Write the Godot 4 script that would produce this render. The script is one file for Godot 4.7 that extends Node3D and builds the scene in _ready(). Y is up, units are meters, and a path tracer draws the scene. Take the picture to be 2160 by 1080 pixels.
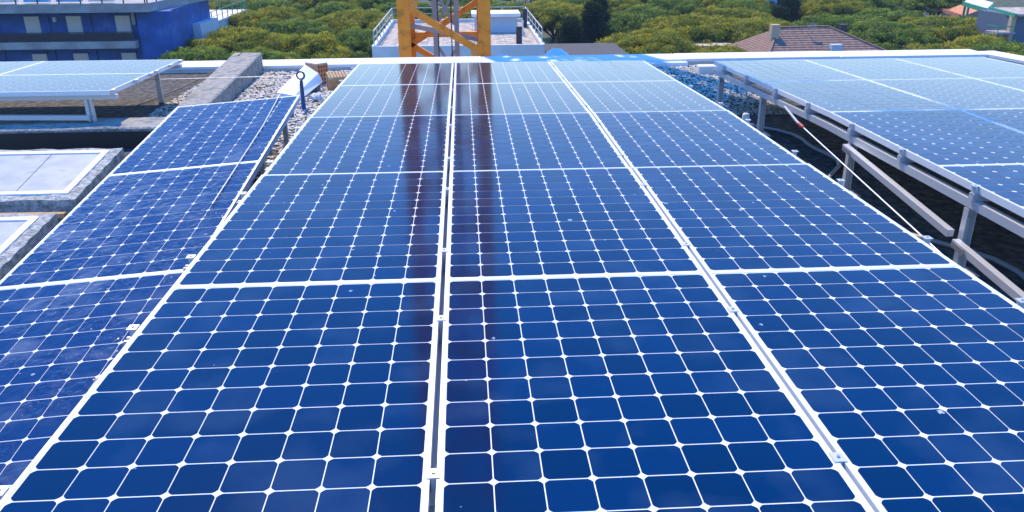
extends Node3D
# Solar arrays on a flat roof, a yellow tower crane and pine woods behind. Metres, y up;
# the top plane of the central array is y = 0, the roof deck y = ROOF, the street far below.

const ROOF := -0.6
const GROUND := -14.7
const CELL := 0.1275
const EDGE := 0.0175
const PW := 8 * CELL + 2 * EDGE
const PL := 12 * CELL + 2 * EDGE

var rng := RandomNumberGenerator.new()
var names := {}
var M := {}
var cell_mesh: ArrayMesh
var frame_mesh: ArrayMesh
var sheet_mesh: ArrayMesh
var box_junction: BoxMesh

# ---------------------------------------------------------------- helpers
func numbered(called: String) -> String:
	if not names.has(called):
		names[called] = 0
		return called
	names[called] += 1
	return "%s_%03d" % [called, names[called]]

func tag(o: Node, label: String, category := "", group := "", kind := "") -> Node:
	if label != "": o.set_meta("label", label)
	if category != "": o.set_meta("category", category)
	if group != "": o.set_meta("group", group)
	if kind != "": o.set_meta("kind", kind)
	return o

func thing(called: String, label: String, category: String, at := Vector3.ZERO, group := "", turn := 0.0) -> Node3D:
	var o := Node3D.new()
	o.name = numbered(called)
	add_child(o)
	o.position = at
	o.rotation.y = turn
	tag(o, label, category, group)
	return o

func structure(o: Node, called: String) -> Node:
	o.name = numbered(called)
	o.set_meta("kind", "structure")
	add_child(o)
	return o

func part(parent: Node, called: String, mesh: Mesh, mat: Material, at := Vector3.ZERO) -> MeshInstance3D:
	var m := MeshInstance3D.new()
	m.name = called
	m.mesh = mesh
	m.material_override = mat
	m.position = at
	parent.add_child(m, true)
	return m

func st() -> SurfaceTool:
	var s := SurfaceTool.new()
	s.begin(Mesh.PRIMITIVE_TRIANGLES)
	return s

func tri(s: SurfaceTool, a: Vector3, b: Vector3, c: Vector3) -> void:
	var n := (c - a).cross(b - a)
	n = n.normalized() if n.length() > 1e-12 else Vector3.UP
	for v in [a, b, c]:
		s.set_normal(n)
		s.add_vertex(v)

func quad(s: SurfaceTool, a: Vector3, b: Vector3, c: Vector3, d: Vector3) -> void:
	tri(s, a, b, c)
	tri(s, a, c, d)

# eight corners: bottom a b c d (seen from above clockwise), top e f g h
func hexa(s: SurfaceTool, p: Array) -> void:
	var mid := Vector3.ZERO
	for v in p: mid += v / 8.0
	for f in [[0, 1, 2, 3], [4, 5, 6, 7], [0, 1, 5, 4], [1, 2, 6, 5], [2, 3, 7, 6], [3, 0, 4, 7]]:
		var a: Vector3 = p[f[0]]; var b: Vector3 = p[f[1]]; var c: Vector3 = p[f[2]]; var d: Vector3 = p[f[3]]
		if (c - a).cross(b - a).dot((a + b + c + d) / 4.0 - mid) < 0:
			quad(s, a, d, c, b)
		else:
			quad(s, a, b, c, d)

func slab(s: SurfaceTool, lo: Vector3, hi: Vector3) -> void:
	hexa(s, [Vector3(lo.x, lo.y, lo.z), Vector3(hi.x, lo.y, lo.z), Vector3(hi.x, lo.y, hi.z), Vector3(lo.x, lo.y, hi.z),
		Vector3(lo.x, hi.y, lo.z), Vector3(hi.x, hi.y, lo.z), Vector3(hi.x, hi.y, hi.z), Vector3(lo.x, hi.y, hi.z)])

# box with chamfered vertical and top edges
func block(lo: Vector3, hi: Vector3, ch := 0.006) -> ArrayMesh:
	var s := st()
	var low := []; var mid := []; var top := []
	var c := ch
	for q in [[lo.x + c, lo.z], [hi.x - c, lo.z], [hi.x, lo.z + c], [hi.x, hi.z - c], [hi.x - c, hi.z], [lo.x + c, hi.z], [lo.x, hi.z - c], [lo.x, lo.z + c]]:
		low.append(Vector3(q[0], lo.y, q[1])); mid.append(Vector3(q[0], hi.y - c, q[1]))
	for q in [[lo.x + 2 * c, lo.z + c], [hi.x - 2 * c, lo.z + c], [hi.x - c, lo.z + 2 * c], [hi.x - c, hi.z - 2 * c], [hi.x - 2 * c, hi.z - c], [lo.x + 2 * c, hi.z - c], [lo.x + c, hi.z - 2 * c], [lo.x + c, lo.z + 2 * c]]:
		top.append(Vector3(q[0], hi.y, q[1]))
	for i in 8:
		var j := (i + 1) % 8
		quad(s, low[i], low[j], mid[j], mid[i])
		quad(s, mid[i], mid[j], top[j], top[i])
	for i in range(1, 7):
		tri(s, top[0], top[i], top[i + 1])
		tri(s, low[0], low[i + 1], low[i])
	return s.commit()

# bar of width w and depth d between two points
func bar(s: SurfaceTool, a: Vector3, b: Vector3, w: float, d: float, side := Vector3.RIGHT) -> void:
	var ax := (b - a).normalized()
	var r := (side - ax * side.dot(ax)).normalized() * w / 2
	var u := ax.cross(r).normalized() * d / 2
	hexa(s, [a - r - u, a + r - u, a + r + u, a - r + u, b - r - u, b + r - u, b + r + u, b - r + u])

func tube(s: SurfaceTool, pts: Array, radius: float, n := 6) -> void:
	var rings := []
	for i in pts.size():
		var ax: Vector3 = (pts[mini(i + 1, pts.size() - 1)] - pts[maxi(i - 1, 0)]).normalized()
		var r := ax.cross(Vector3.UP if absf(ax.y) < 0.9 else Vector3.RIGHT).normalized()
		var u := ax.cross(r)
		var ring := []
		for k in n:
			ring.append([pts[i] + (r * cos(TAU * k / n) + u * sin(TAU * k / n)) * radius, r * cos(TAU * k / n) + u * sin(TAU * k / n)])
		rings.append(ring)
	for i in pts.size() - 1:
		for k in n:
			var j := (k + 1) % n
			for q in [[rings[i][k], rings[i + 1][j], rings[i][j]], [rings[i][k], rings[i + 1][k], rings[i + 1][j]]]:
				for v in q:
					s.set_normal(v[1])
					s.add_vertex(v[0])

func lathe(profile: Array, n := 24) -> ArrayMesh:
	var s := st()
	s.set_smooth_group(0)
	for i in profile.size() - 1:
		for k in n:
			var a := TAU * k / n; var b := TAU * (k + 1) / n
			var p := Vector3(profile[i].x * cos(a), profile[i].y, profile[i].x * sin(a)); var q := Vector3(profile[i].x * cos(b), profile[i].y, profile[i].x * sin(b))
			var p2 := Vector3(profile[i + 1].x * cos(a), profile[i + 1].y, profile[i + 1].x * sin(a)); var q2 := Vector3(profile[i + 1].x * cos(b), profile[i + 1].y, profile[i + 1].x * sin(b))
			for v in [p, q2, p2, p, q, q2]: s.add_vertex(v)
	s.index()
	s.generate_normals()
	return s.commit()

func lin(r: float, g: float, b: float) -> Color:
	return Color(r, g, b).linear_to_srgb()

func std(r: float, g: float, b: float, rough := 0.8, metal := 0.0, spec := 0.5) -> StandardMaterial3D:
	var m := StandardMaterial3D.new()
	m.albedo_color = lin(r, g, b)
	m.roughness = rough
	m.metallic = metal
	m.metallic_specular = spec
	m.cull_mode = BaseMaterial3D.CULL_DISABLED
	return m

func noise_tex(size: int, freq: float, ramp: Array, seed_: int, kind := FastNoiseLite.TYPE_SIMPLEX_SMOOTH, octaves := 4) -> Texture2D:
	var n := FastNoiseLite.new()
	n.seed = seed_; n.frequency = freq; n.noise_type = kind; n.fractal_octaves = octaves
	var img := n.get_seamless_image(size, size)
	var out := Image.create(size, size, true, Image.FORMAT_RGB8)
	var g := Gradient.new()
	var off := PackedFloat32Array(); var cols := PackedColorArray()
	for e in ramp:
		off.append(e[0]); cols.append(lin(e[1], e[2], e[3]))
	g.offsets = off; g.colors = cols
	for y in size:
		for x in size:
			out.set_pixel(x, y, g.sample(img.get_pixel(x, y).r))
	out.generate_mipmaps()
	return ImageTexture.create_from_image(out)

func bump_tex(size: int, freq: float, strength: float, seed_: int, octaves := 3) -> Texture2D:
	var n := FastNoiseLite.new()
	n.seed = seed_; n.frequency = freq; n.fractal_octaves = octaves
	var img := n.get_seamless_image(size, size)
	img.convert(Image.FORMAT_RGBA8)
	img.bump_map_to_normal_map(strength)
	img.generate_mipmaps()
	return ImageTexture.create_from_image(img)

func textured(m: StandardMaterial3D, tex: Texture2D, scale_: float, world := true) -> StandardMaterial3D:
	m.albedo_color = Color.WHITE
	m.albedo_texture = tex
	m.uv1_triplanar = true
	m.uv1_world_triplanar = world
	m.uv1_scale = Vector3.ONE * scale_
	return m

# ---------------------------------------------------------------- light and camera
func setup() -> void:
	var cam := Camera3D.new()
	cam.name = "camera"
	add_child(cam)
	cam.transform = Transform3D(Basis(Vector3(0.99826, -0.00453, 0.05886), Vector3(0.02628, 0.92692, -0.37433), Vector3(-0.05287, 0.37523, 0.92542)).orthonormalized(), Vector3(0.08024, 1.30726, 2.9766))
	cam.fov = 34.955
	cam.near = 0.05
	cam.far = 3000
	cam.current = true
	var env := Environment.new()
	env.background_mode = Environment.BG_SKY
	var sky := Sky.new()
	var sm := ProceduralSkyMaterial.new()
	sm.sky_top_color = lin(0.015, 0.28, 1.04)
	sm.sky_horizon_color = lin(1.28, 1.62, 1.46)
	sm.sky_curve = 0.10
	sm.sky_energy_multiplier = 1.12
	sm.ground_horizon_color = lin(0.35, 0.40, 0.38)
	sm.ground_bottom_color = lin(0.12, 0.13, 0.10)
	sm.sun_angle_max = 6.0
	sky.sky_material = sm
	env.sky = sky
	env.tonemap_mode = Environment.TONE_MAPPER_LINEAR
	env.tonemap_exposure = 1.2
	env.fog_enabled = true
	env.fog_density = 0.0004
	env.fog_light_color = Color(0.78, 0.88, 1.0)
	env.sdfgi_enabled = true
	env.ssao_enabled = true
	env.ssil_enabled = true
	var we := WorldEnvironment.new()
	we.name = "world_environment"
	we.environment = env
	add_child(we)
	var sun := DirectionalLight3D.new()
	sun.name = "sun"
	sun.light_energy = 1.6
	sun.light_color = Color(1.0, 0.91, 0.76)
	sun.light_angular_distance = 0.5
	sun.shadow_enabled = true
	add_child(sun)
	var el := deg_to_rad(54.0)
	var to_sun := Vector3(-0.313 * cos(el), sin(el), -0.95 * cos(el)).normalized()
	sun.look_at_from_position(to_sun * 50.0, Vector3.ZERO, Vector3.UP)

# ---------------------------------------------------------------- materials
func specks(size: int, base: Color, dust: Color, spots: int, smear: float, seed_: int) -> Texture2D:
	var r := RandomNumberGenerator.new()
	r.seed = seed_
	var n := FastNoiseLite.new()
	n.seed = seed_; n.frequency = 0.006; n.fractal_octaves = 5
	var img := n.get_seamless_image(size, size)
	var out := Image.create(size, size, true, Image.FORMAT_RGB8)
	for y in size:
		for x in size:
			var v: float = clampf((img.get_pixel(x, y).r - 0.5) * 3.0, 0, 1)
			out.set_pixel(x, y, base.lerp(dust, v * smear).linear_to_srgb())
	for i in spots:
		var cx := r.randi_range(3, size - 4); var cy := r.randi_range(3, size - 4)
		var rad := r.randi_range(0, 2) if r.randf() < 0.85 else 3
		for dy in range(-rad, rad + 1):
			for dx in range(-rad, rad + 1):
				if dx * dx + dy * dy <= rad * rad and r.randf() < 0.8:
					out.set_pixel(cx + dx, cy + dy, Color(0.45, 0.5, 0.55).linear_to_srgb())
	out.generate_mipmaps()
	return ImageTexture.create_from_image(out)

func materials() -> void:
	# solar cells under low-iron glass: three production tones, thin dust and bird specks
	M.cells = []
	for k in 3:
		var t: float = [1.0, 1.18, 0.84][k]
		var m := std(0, 0, 0, 0.10)
		textured(m, specks(512, Color(0.0003 * t, 0.0125 * t, 0.064 * t), Color(0.04, 0.075, 0.14), 16, 0.25, 11 + k), 0.55)
		M.cells.append(m)
	# the low strip: hand-rolled glass with ripples and dried dust
	M.dusty_cells = []
	for k in 3:
		var m := std(0, 0, 0, 0.16)
		textured(m, specks(512, Color(0.004, 0.022, 0.10), Color(0.20, 0.24, 0.32), 30, [0.18, 0.28, 0.36][k], 51 + k), 0.7)
		m.normal_enabled = true
		m.normal_texture = bump_tex(512, 0.035, 9.0, 61 + k, 4)
		m.normal_scale = [0.10, 0.17, 0.26][k]
		M.dusty_cells.append(m)
	M.backsheet = std(0.80, 0.82, 0.84, 0.12)
	M.frame = std(0.80, 0.82, 0.84, 0.38, 0.25)
	M.alu = std(0.60, 0.62, 0.64, 0.42, 0.45)
	M.steel = std(0.45, 0.46, 0.47, 0.4, 0.8)
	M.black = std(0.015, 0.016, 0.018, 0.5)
	M.red = std(0.4, 0.03, 0.02, 0.5)
	var deck := std(0, 0, 0, 0.95)
	textured(deck, noise_tex(512, 0.03, [[0.2, 0.045, 0.042, 0.04], [0.5, 0.085, 0.08, 0.072], [0.75, 0.15, 0.135, 0.115]], 3), 0.6)
	deck.normal_enabled = true
	deck.normal_texture = bump_tex(512, 0.12, 6.0, 4)
	M.deck = deck
	M.membrane = textured(std(0, 0, 0, 0.9), noise_tex(256, 0.02, [[0.2, 0.045, 0.045, 0.05], [0.8, 0.09, 0.09, 0.09]], 5), 0.8)
	M.pebble = []
	for c in [[0.62, 0.56, 0.46], [0.46, 0.39, 0.30], [0.70, 0.66, 0.57]]: M.pebble.append(std(c[0], c[1], c[2], 0.85))
	var conc := std(0, 0, 0, 0.92)
	textured(conc, noise_tex(512, 0.012, [[0.15, 0.16, 0.17, 0.16], [0.4, 0.27, 0.27, 0.25], [0.6, 0.36, 0.35, 0.32], [0.85, 0.20, 0.20, 0.16]], 6, FastNoiseLite.TYPE_SIMPLEX_SMOOTH, 6), 0.9)
	conc.normal_enabled = true
	conc.normal_texture = bump_tex(512, 0.06, 5.0, 8, 5)
	M.concrete = conc
	var curb := std(0, 0, 0, 0.85)
	textured(curb, noise_tex(512, 0.02, [[0.2, 0.22, 0.23, 0.21], [0.5, 0.36, 0.38, 0.36], [0.8, 0.50, 0.52, 0.50]], 9, FastNoiseLite.TYPE_SIMPLEX_SMOOTH, 6), 1.4)
	curb.normal_enabled = true
	curb.normal_texture = bump_tex(512, 0.05, 10.0, 10, 5)
	M.curb = curb
	M.coping = textured(std(0, 0, 0, 0.45), noise_tex(256, 0.01, [[0.2, 0.74, 0.76, 0.78], [0.8, 0.82, 0.83, 0.84]], 12), 0.3)
	M.white = textured(std(0, 0, 0, 0.7), noise_tex(256, 0.015, [[0.2, 0.60, 0.60, 0.58], [0.7, 0.78, 0.78, 0.76]], 13), 0.4)
	M.skylight_pane = textured(std(0, 0, 0, 0.35), noise_tex(256, 0.012, [[0.2, 0.32, 0.34, 0.33], [0.6, 0.42, 0.44, 0.43], [0.85, 0.28, 0.29, 0.27]], 41, FastNoiseLite.TYPE_SIMPLEX_SMOOTH, 6), 0.8)
	M.wood = textured(std(0, 0, 0, 0.8), noise_tex(256, 0.02, [[0.2, 0.30, 0.19, 0.09], [0.8, 0.46, 0.30, 0.16]], 14), 1.5)
	M.board = textured(std(0, 0, 0, 0.8), noise_tex(256, 0.02, [[0.2, 0.62, 0.57, 0.50], [0.8, 0.75, 0.71, 0.64]], 15), 1.0)
	M.brick = textured(std(0, 0, 0, 0.9), noise_tex(256, 0.03, [[0.2, 0.56, 0.25, 0.10], [0.8, 0.74, 0.38, 0.18]], 16), 2.0)
	M.sunlit_brick = textured(std(0, 0, 0, 0.9), noise_tex(256, 0.03, [[0.2, 0.62, 0.42, 0.22], [0.8, 0.72, 0.52, 0.30]], 17), 2.0)
	M.anchor = std(0.05, 0.09, 0.18, 0.4, 0.3)
	M.yellow = textured(std(0, 0, 0, 0.5), noise_tex(256, 0.02, [[0.12, 0.48, 0.17, 0.02], [0.40, 0.80, 0.25, 0.012], [0.9, 0.86, 0.30, 0.02]], 18), 0.5)
	M.grey_paint = std(0.34, 0.34, 0.36, 0.5, 0.2)
	M.cable = std(0.03, 0.03, 0.035, 0.5)
	# town
	M.blue_wall = textured(std(0, 0, 0, 0.85), noise_tex(256, 0.01, [[0.1, 0.03, 0.08, 0.22], [0.4, 0.02, 0.085, 0.30], [0.75, 0.03, 0.11, 0.36], [0.95, 0.07, 0.15, 0.36]], 19, FastNoiseLite.TYPE_SIMPLEX_SMOOTH, 6), 0.2)
	M.slab_grey = textured(std(0, 0, 0, 0.85), noise_tex(256, 0.01, [[0.2, 0.24, 0.24, 0.24], [0.8, 0.36, 0.36, 0.35]], 20), 0.2)
	M.shutter = std(0.50, 0.52, 0.50, 0.6)
	M.dark_metal = std(0.03, 0.035, 0.045, 0.5, 0.2)
	M.cyan_panel = std(0.12, 0.42, 0.68, 0.25)
	M.house_white = textured(std(0, 0, 0, 0.85), noise_tex(256, 0.01, [[0.2, 0.62, 0.61, 0.60], [0.7, 0.76, 0.75, 0.73]], 21), 0.15)
	M.paving = textured(std(0, 0, 0, 0.85), noise_tex(256, 0.015, [[0.2, 0.26, 0.21, 0.17], [0.5, 0.38, 0.34, 0.29], [0.8, 0.50, 0.46, 0.41]], 22), 0.3)
	M.hut_wall = std(0.42, 0.50, 0.58, 0.8)
	M.roof_tile = textured(std(0, 0, 0, 0.9), noise_tex(256, 0.02, [[0.2, 0.17, 0.105, 0.08], [0.8, 0.29, 0.19, 0.15]], 23), 0.5)
	M.orange_tile = textured(std(0, 0, 0, 0.9), noise_tex(256, 0.02, [[0.2, 0.45, 0.17, 0.08], [0.8, 0.62, 0.28, 0.15]], 24), 0.5)
	M.green_paint = std(0.02, 0.25, 0.16, 0.5)
	M.tan_wall = std(0.50, 0.38, 0.24, 0.85)
	M.blue_grey = std(0.10, 0.14, 0.20, 0.85)
	M.glass_dark = std(0.02, 0.025, 0.03, 0.08)
	M.ground = textured(std(0, 0, 0, 0.95), noise_tex(512, 0.02, [[0.2, 0.02, 0.035, 0.012], [0.5, 0.045, 0.06, 0.02], [0.8, 0.10, 0.10, 0.045]], 25), 0.05)
	M.bark = textured(std(0, 0, 0, 0.95), noise_tex(256, 0.05, [[0.2, 0.07, 0.045, 0.03], [0.8, 0.16, 0.10, 0.065]], 26), 0.8)
	var leaf := std(1, 1, 1, 0.75, 0.0, 0.3)
	leaf.vertex_color_use_as_albedo = true
	leaf.backlight_enabled = true
	leaf.backlight = lin(1.0, 0.98, 0.25)
	M.leaf = leaf

# ---------------------------------------------------------------- solar panels
func panel_meshes() -> void:
	var h := CELL / 2 - 0.0017
	var hz := CELL / 2 - 0.0028   # wider spacing between the cells of a string than between strings
	var k := 0.0125
	var ring := []
	for q in [[1, -1], [1, 1], [-1, 1], [-1, -1]]:
		var sx: float = q[0]; var sz: float = q[1]
		var a := Vector3(sx * h, 0, sz * (hz - k)); var b := Vector3(sx * (h - k), 0, sz * hz); var mid := Vector3(sx * (h - k * 0.42), 0, sz * (hz - k * 0.42))
		if sx * sz > 0: ring += [a, mid, b]
		else: ring += [b, mid, a]
	var s := st()
	for i in ring.size():
		tri(s, Vector3.ZERO, ring[i], ring[(i + 1) % ring.size()])
	for i in ring.size():
		var a: Vector3 = ring[i]; var b: Vector3 = ring[(i + 1) % ring.size()]
		quad(s, a, a - Vector3(0, 0.0006, 0), b - Vector3(0, 0.0006, 0), b)
	cell_mesh = s.commit()
	s = st()
	var w := 0.0115; var d := 0.042
	# long sides, then short sides butted between them; each with a chamfered outer top edge
	for sx in [0, 1]:
		var x0: float = 0.0 if sx == 0 else PW - w
		slab(s, Vector3(x0, -d, 0), Vector3(x0 + w, 0, PL))
	for sz in [0, 1]:
		var z0: float = 0.0 if sz == 0 else PL - w
		slab(s, Vector3(w, -d, z0), Vector3(PW - w, -0.0004, z0 + w))
	frame_mesh = s.commit()
	s = st()
	slab(s, Vector3(w, -0.007, w), Vector3(PW - w, -0.0024, PL - w))
	sheet_mesh = s.commit()
	box_junction = BoxMesh.new()
	box_junction.size = Vector3(0.12, 0.025, 0.09)

# local frame: origin at the far left outer corner of the top face, x right, z towards the near end
func solar_panel(label: String, group: String, xf: Transform3D, cells: Array, seed_: int) -> Node3D:
	var o := thing("solar_panel", label, "solar panel", Vector3.ZERO, group)
	o.transform = xf
	part(o, "frame", frame_mesh, M.frame)
	part(o, "backsheet", sheet_mesh, M.backsheet)
	part(o, "junction_box", box_junction, M.black, Vector3(PW / 2, -0.0196, 0.16))
	var r := RandomNumberGenerator.new()
	r.seed = seed_
	for v in 12:
		for u in 8:
			part(o, "cell", cell_mesh, cells[r.randi() % cells.size()], Vector3(EDGE + (u + 0.5) * CELL, -0.0012, EDGE + (v + 0.5) * CELL))
	return o

func tilted(o: Vector3, xdir: Vector3, near: Vector3) -> Transform3D:
	var x := xdir.normalized()
	var y := near.normalized().cross(x).normalized()
	return Transform3D(Basis(x, y, x.cross(y)), o)

const ORD := ["first", "second", "third", "fourth", "fifth"]

func rail_x(label: String, group: String, x0: float, x1: float, c: Vector3, clamps: Array, legs: Array, slope := 0.0) -> void:
	# aluminium rail across the array under the frames, with clamps in the gaps and feet on the deck
	var o := thing("mounting_rail", label, "rail", c, group)
	o.rotation.x = slope
	var s := st()
	slab(s, Vector3(x0, -0.085, -0.02), Vector3(x1, -0.043, -0.008))
	slab(s, Vector3(x0, -0.085, 0.008), Vector3(x1, -0.043, 0.02))
	slab(s, Vector3(x0, -0.0835, -0.008), Vector3(x1, -0.055, 0.008))
	part(o, "profile", s.commit(), M.alu)
	for x in clamps:
		s = st()
		slab(s, Vector3(x - 0.017, 0.0006, -0.02), Vector3(x + 0.017, 0.0036, 0.02))
		slab(s, Vector3(x - 0.006, -0.046, -0.019), Vector3(x + 0.006, 0.0004, 0.019))
		var cl := part(o, "clamp", s.commit(), M.alu)
		var b := CylinderMesh.new()
		b.top_radius = 0.005; b.bottom_radius = 0.005; b.height = 0.004; b.radial_segments = 6; b.rings = 1
		part(cl, "bolt", b, M.steel, Vector3(x, 0.0057, 0))
	for x in legs:
		s = st()
		slab(s, Vector3(x - 0.02, ROOF - c.y + 0.008, -0.018), Vector3(x + 0.02, -0.0855, 0.018))
		slab(s, Vector3(x - 0.07, ROOF - c.y, -0.06), Vector3(x + 0.07, ROOF - c.y + 0.0078, 0.06))
		part(o, "leg", s.commit(), M.alu)

func arrays() -> void:
	panel_meshes()
	var cols := ["column beside the low tilted strip", "middle column", "column beside the open gap"]
	var xs := [-1.073, 0.0, 1.068]
	var n := 0
	var tilt := -0.0273
	var rowgroup := "panels of the central array"
	for row in 5:
		for c in 3:
			var o := Vector3(xs[c] - EDGE, 0, 0)
			var near := Vector3(0, 0, 1)
			if row < 2:
				near = Vector3(0, 0.0273, 0.9996)
				o += Vector3(0, -0.013, -3.153) - near * (PL + 0.003) * (2 - row)
			elif row == 2:
				o += Vector3(0, -0.009, -3.130 - EDGE)
			else:
				o += Vector3(0, 0, -1.567 * (4 - row) - EDGE)
			n += 1
			solar_panel("solar panel of central array, %s row from white parapet, %s" % [ORD[row], cols[c]], rowgroup, tilted(o, Vector3(1, 0, 0.0), near), M.cells, 100 + n)
	var gaps := [-0.0265, 1.0415]
	for row in 5:
		for k in 2:
			var v: float = [0.335, 1.235][k]
			var c := Vector3(0, 0, -1.567 * (4 - row) + v)
			var slope := 0.0
			if row == 2: c = Vector3(0, -0.009, -3.130 + v)
			if row < 2:
				var dist := (PL + 0.003) * (2 - row) - EDGE - v
				c = Vector3(0, -0.013 - 0.0273 * dist, -3.153 - dist)
				slope = tilt
			rail_x("aluminium rail under %s row of central array, %s" % [ORD[row], ["end nearer the parapet", "end away from the parapet"][k]], "rails under the central array", -1.145, 2.145, c, [gaps[0], gaps[1], -1.111, 2.143], [-1.0, 0.5, 2.06], slope)
	for g in 2:
		var sb := thing("support_beam", ["long aluminium beam showing in seam beside the middle column, toward low strip", "long aluminium beam showing in seam beside the middle column, toward open gap"][g], "beam", Vector3(gaps[g], 0, 0), "beams under the central array")
		var bs := st()
		bar(bs, Vector3(0, -0.108, 1.6), Vector3(0, -0.108, -3.14), 0.044, 0.044, Vector3.RIGHT)
		bar(bs, Vector3(0, -0.126, -3.142), Vector3(0, -0.208, -6.15), 0.044, 0.044, Vector3.RIGHT)
		part(sb, "profile", bs.commit(), M.alu)
		for z in [1.3, -0.3, -1.9, -3.5, -5.0, -6.0]:
			var top: float = -0.1305 if z > -3.14 else -0.1485 - 0.0273 * (-3.14 - z)
			bs = st()
			slab(bs, Vector3(-0.02, ROOF, z - 0.02), Vector3(0.02, top, z + 0.02))
			part(sb, "leg", bs.commit(), M.alu)
	# the low tilted strip beside it
	var xd := Vector3(0.9967, 0.0804, 0.0116); var nd := Vector3(-0.0035, -0.0997, 0.995)
	var base := tilted(Vector3.ZERO, xd, nd)
	var d0 := Vector3(-2.376, -0.117, -4.142)
	var dl := ["beside the eye bolt", "second from the eye bolt, rippled glass", "third from the eye bolt, streaked with dust"]
	for k in 3:
		var o: Vector3 = d0 + base.basis * Vector3(-EDGE, 0, -EDGE + k * (PL + 0.004))
		solar_panel("tilted solar panel of low strip, " + dl[k], "panels of the low tilted strip", Transform3D(base.basis, o), [M.dusty_cells[k], M.dusty_cells[(k + 1) % 3]], 200 + k)
	for k in 3:
		for e in 2:
			var o: Vector3 = d0 + base.basis * Vector3(0, 0, k * (PL + 0.004) + [0.33, 1.2][e])
			var rail := thing("mounting_rail", "short rail under low tilted strip, %s panel from eye bolt, %s" % [ORD[k], ["upper", "lower"][e]], "rail", o, "rails under the low strip")
			rail.basis = base.basis
			var s := st()
			slab(s, Vector3(-0.02, -0.083, -0.018), Vector3(1.035, -0.043, 0.018))
			part(rail, "profile", s.commit(), M.alu)
			var down := base.basis.inverse() * Vector3.DOWN
			for x in [0.05, 0.95]:
				var top: Vector3 = o + base.basis * Vector3(x, -0.083, 0)
				var hgt: float = top.y - ROOF
				if hgt > 0.03:
					s = st()
					bar(s, Vector3(x, -0.0835, 0), Vector3(x, -0.0835, 0) + down * hgt, 0.036, 0.036)
					part(rail, "leg", s.commit(), M.alu)
	# the raised array across the gap
	var rcols := ["column over the open gap", "middle column", "column beside the side parapet"]
	for row in 4:
		for c in 3:
			if row == 3 and c == 2: continue
			var o := Vector3(2.952 + c * 1.072, -0.058, -3.245)
			var near := Vector3(0, 0, 1)
			if row < 2:
				near = Vector3(0, 0.0235, 0.9997)
				o -= near * (PL + 0.003) * (2 - row)
			else:
				o.z += (row - 2) * 1.568
			n += 1
			solar_panel("solar panel of raised array, %s row from white parapet, %s" % [ORD[row], rcols[c]], "panels of the raised array", tilted(o, Vector3(1, 0.003, 0), near), M.cells, 300 + n)
	for row in 4:
		for k in 2:
			var v: float = [0.42, 1.17][k]
			var c := Vector3(0, -0.058, -3.245 + (row - 2) * 1.568 + v)
			var slope := 0.0
			if row < 2:
				var dist := (PL + 0.003) * (2 - row) - v
				c = Vector3(0, -0.058 - 0.0235 * dist, -3.245 - dist)
				slope = -0.0235
			rail_x("aluminium rail under %s row of raised array, %s" % [ORD[row], ["end nearer the parapet", "end away from the parapet"][k]], "rails under the raised array", 2.925, 6.2, c, [2.938, 4.0155, 5.0875], [4.6, 6.1], slope)
	# the landscape array by the kerb
	var lrow := ["row above the kerb", "row nearer white parapet"]
	for row in 2:
		for c in 2:
			var o := Vector3(-3.245 - (c + 1) * (PL + 0.004) , -0.100 - 0.012 * row, -4.89 - row * (PW + 0.002))
			# rotated a quarter turn: panel x runs away from the kerb
			var xf := tilted(o, Vector3(0, -0.012, -1), Vector3(1, 0, 0))
			solar_panel("wide solar panel behind kerb, %s, %s" % [lrow[row], ["beside the sloping beam", "away from sloping beam"][c]], "panels of the array behind the kerb", xf, M.cells, 400 + row * 2 + c)

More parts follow.
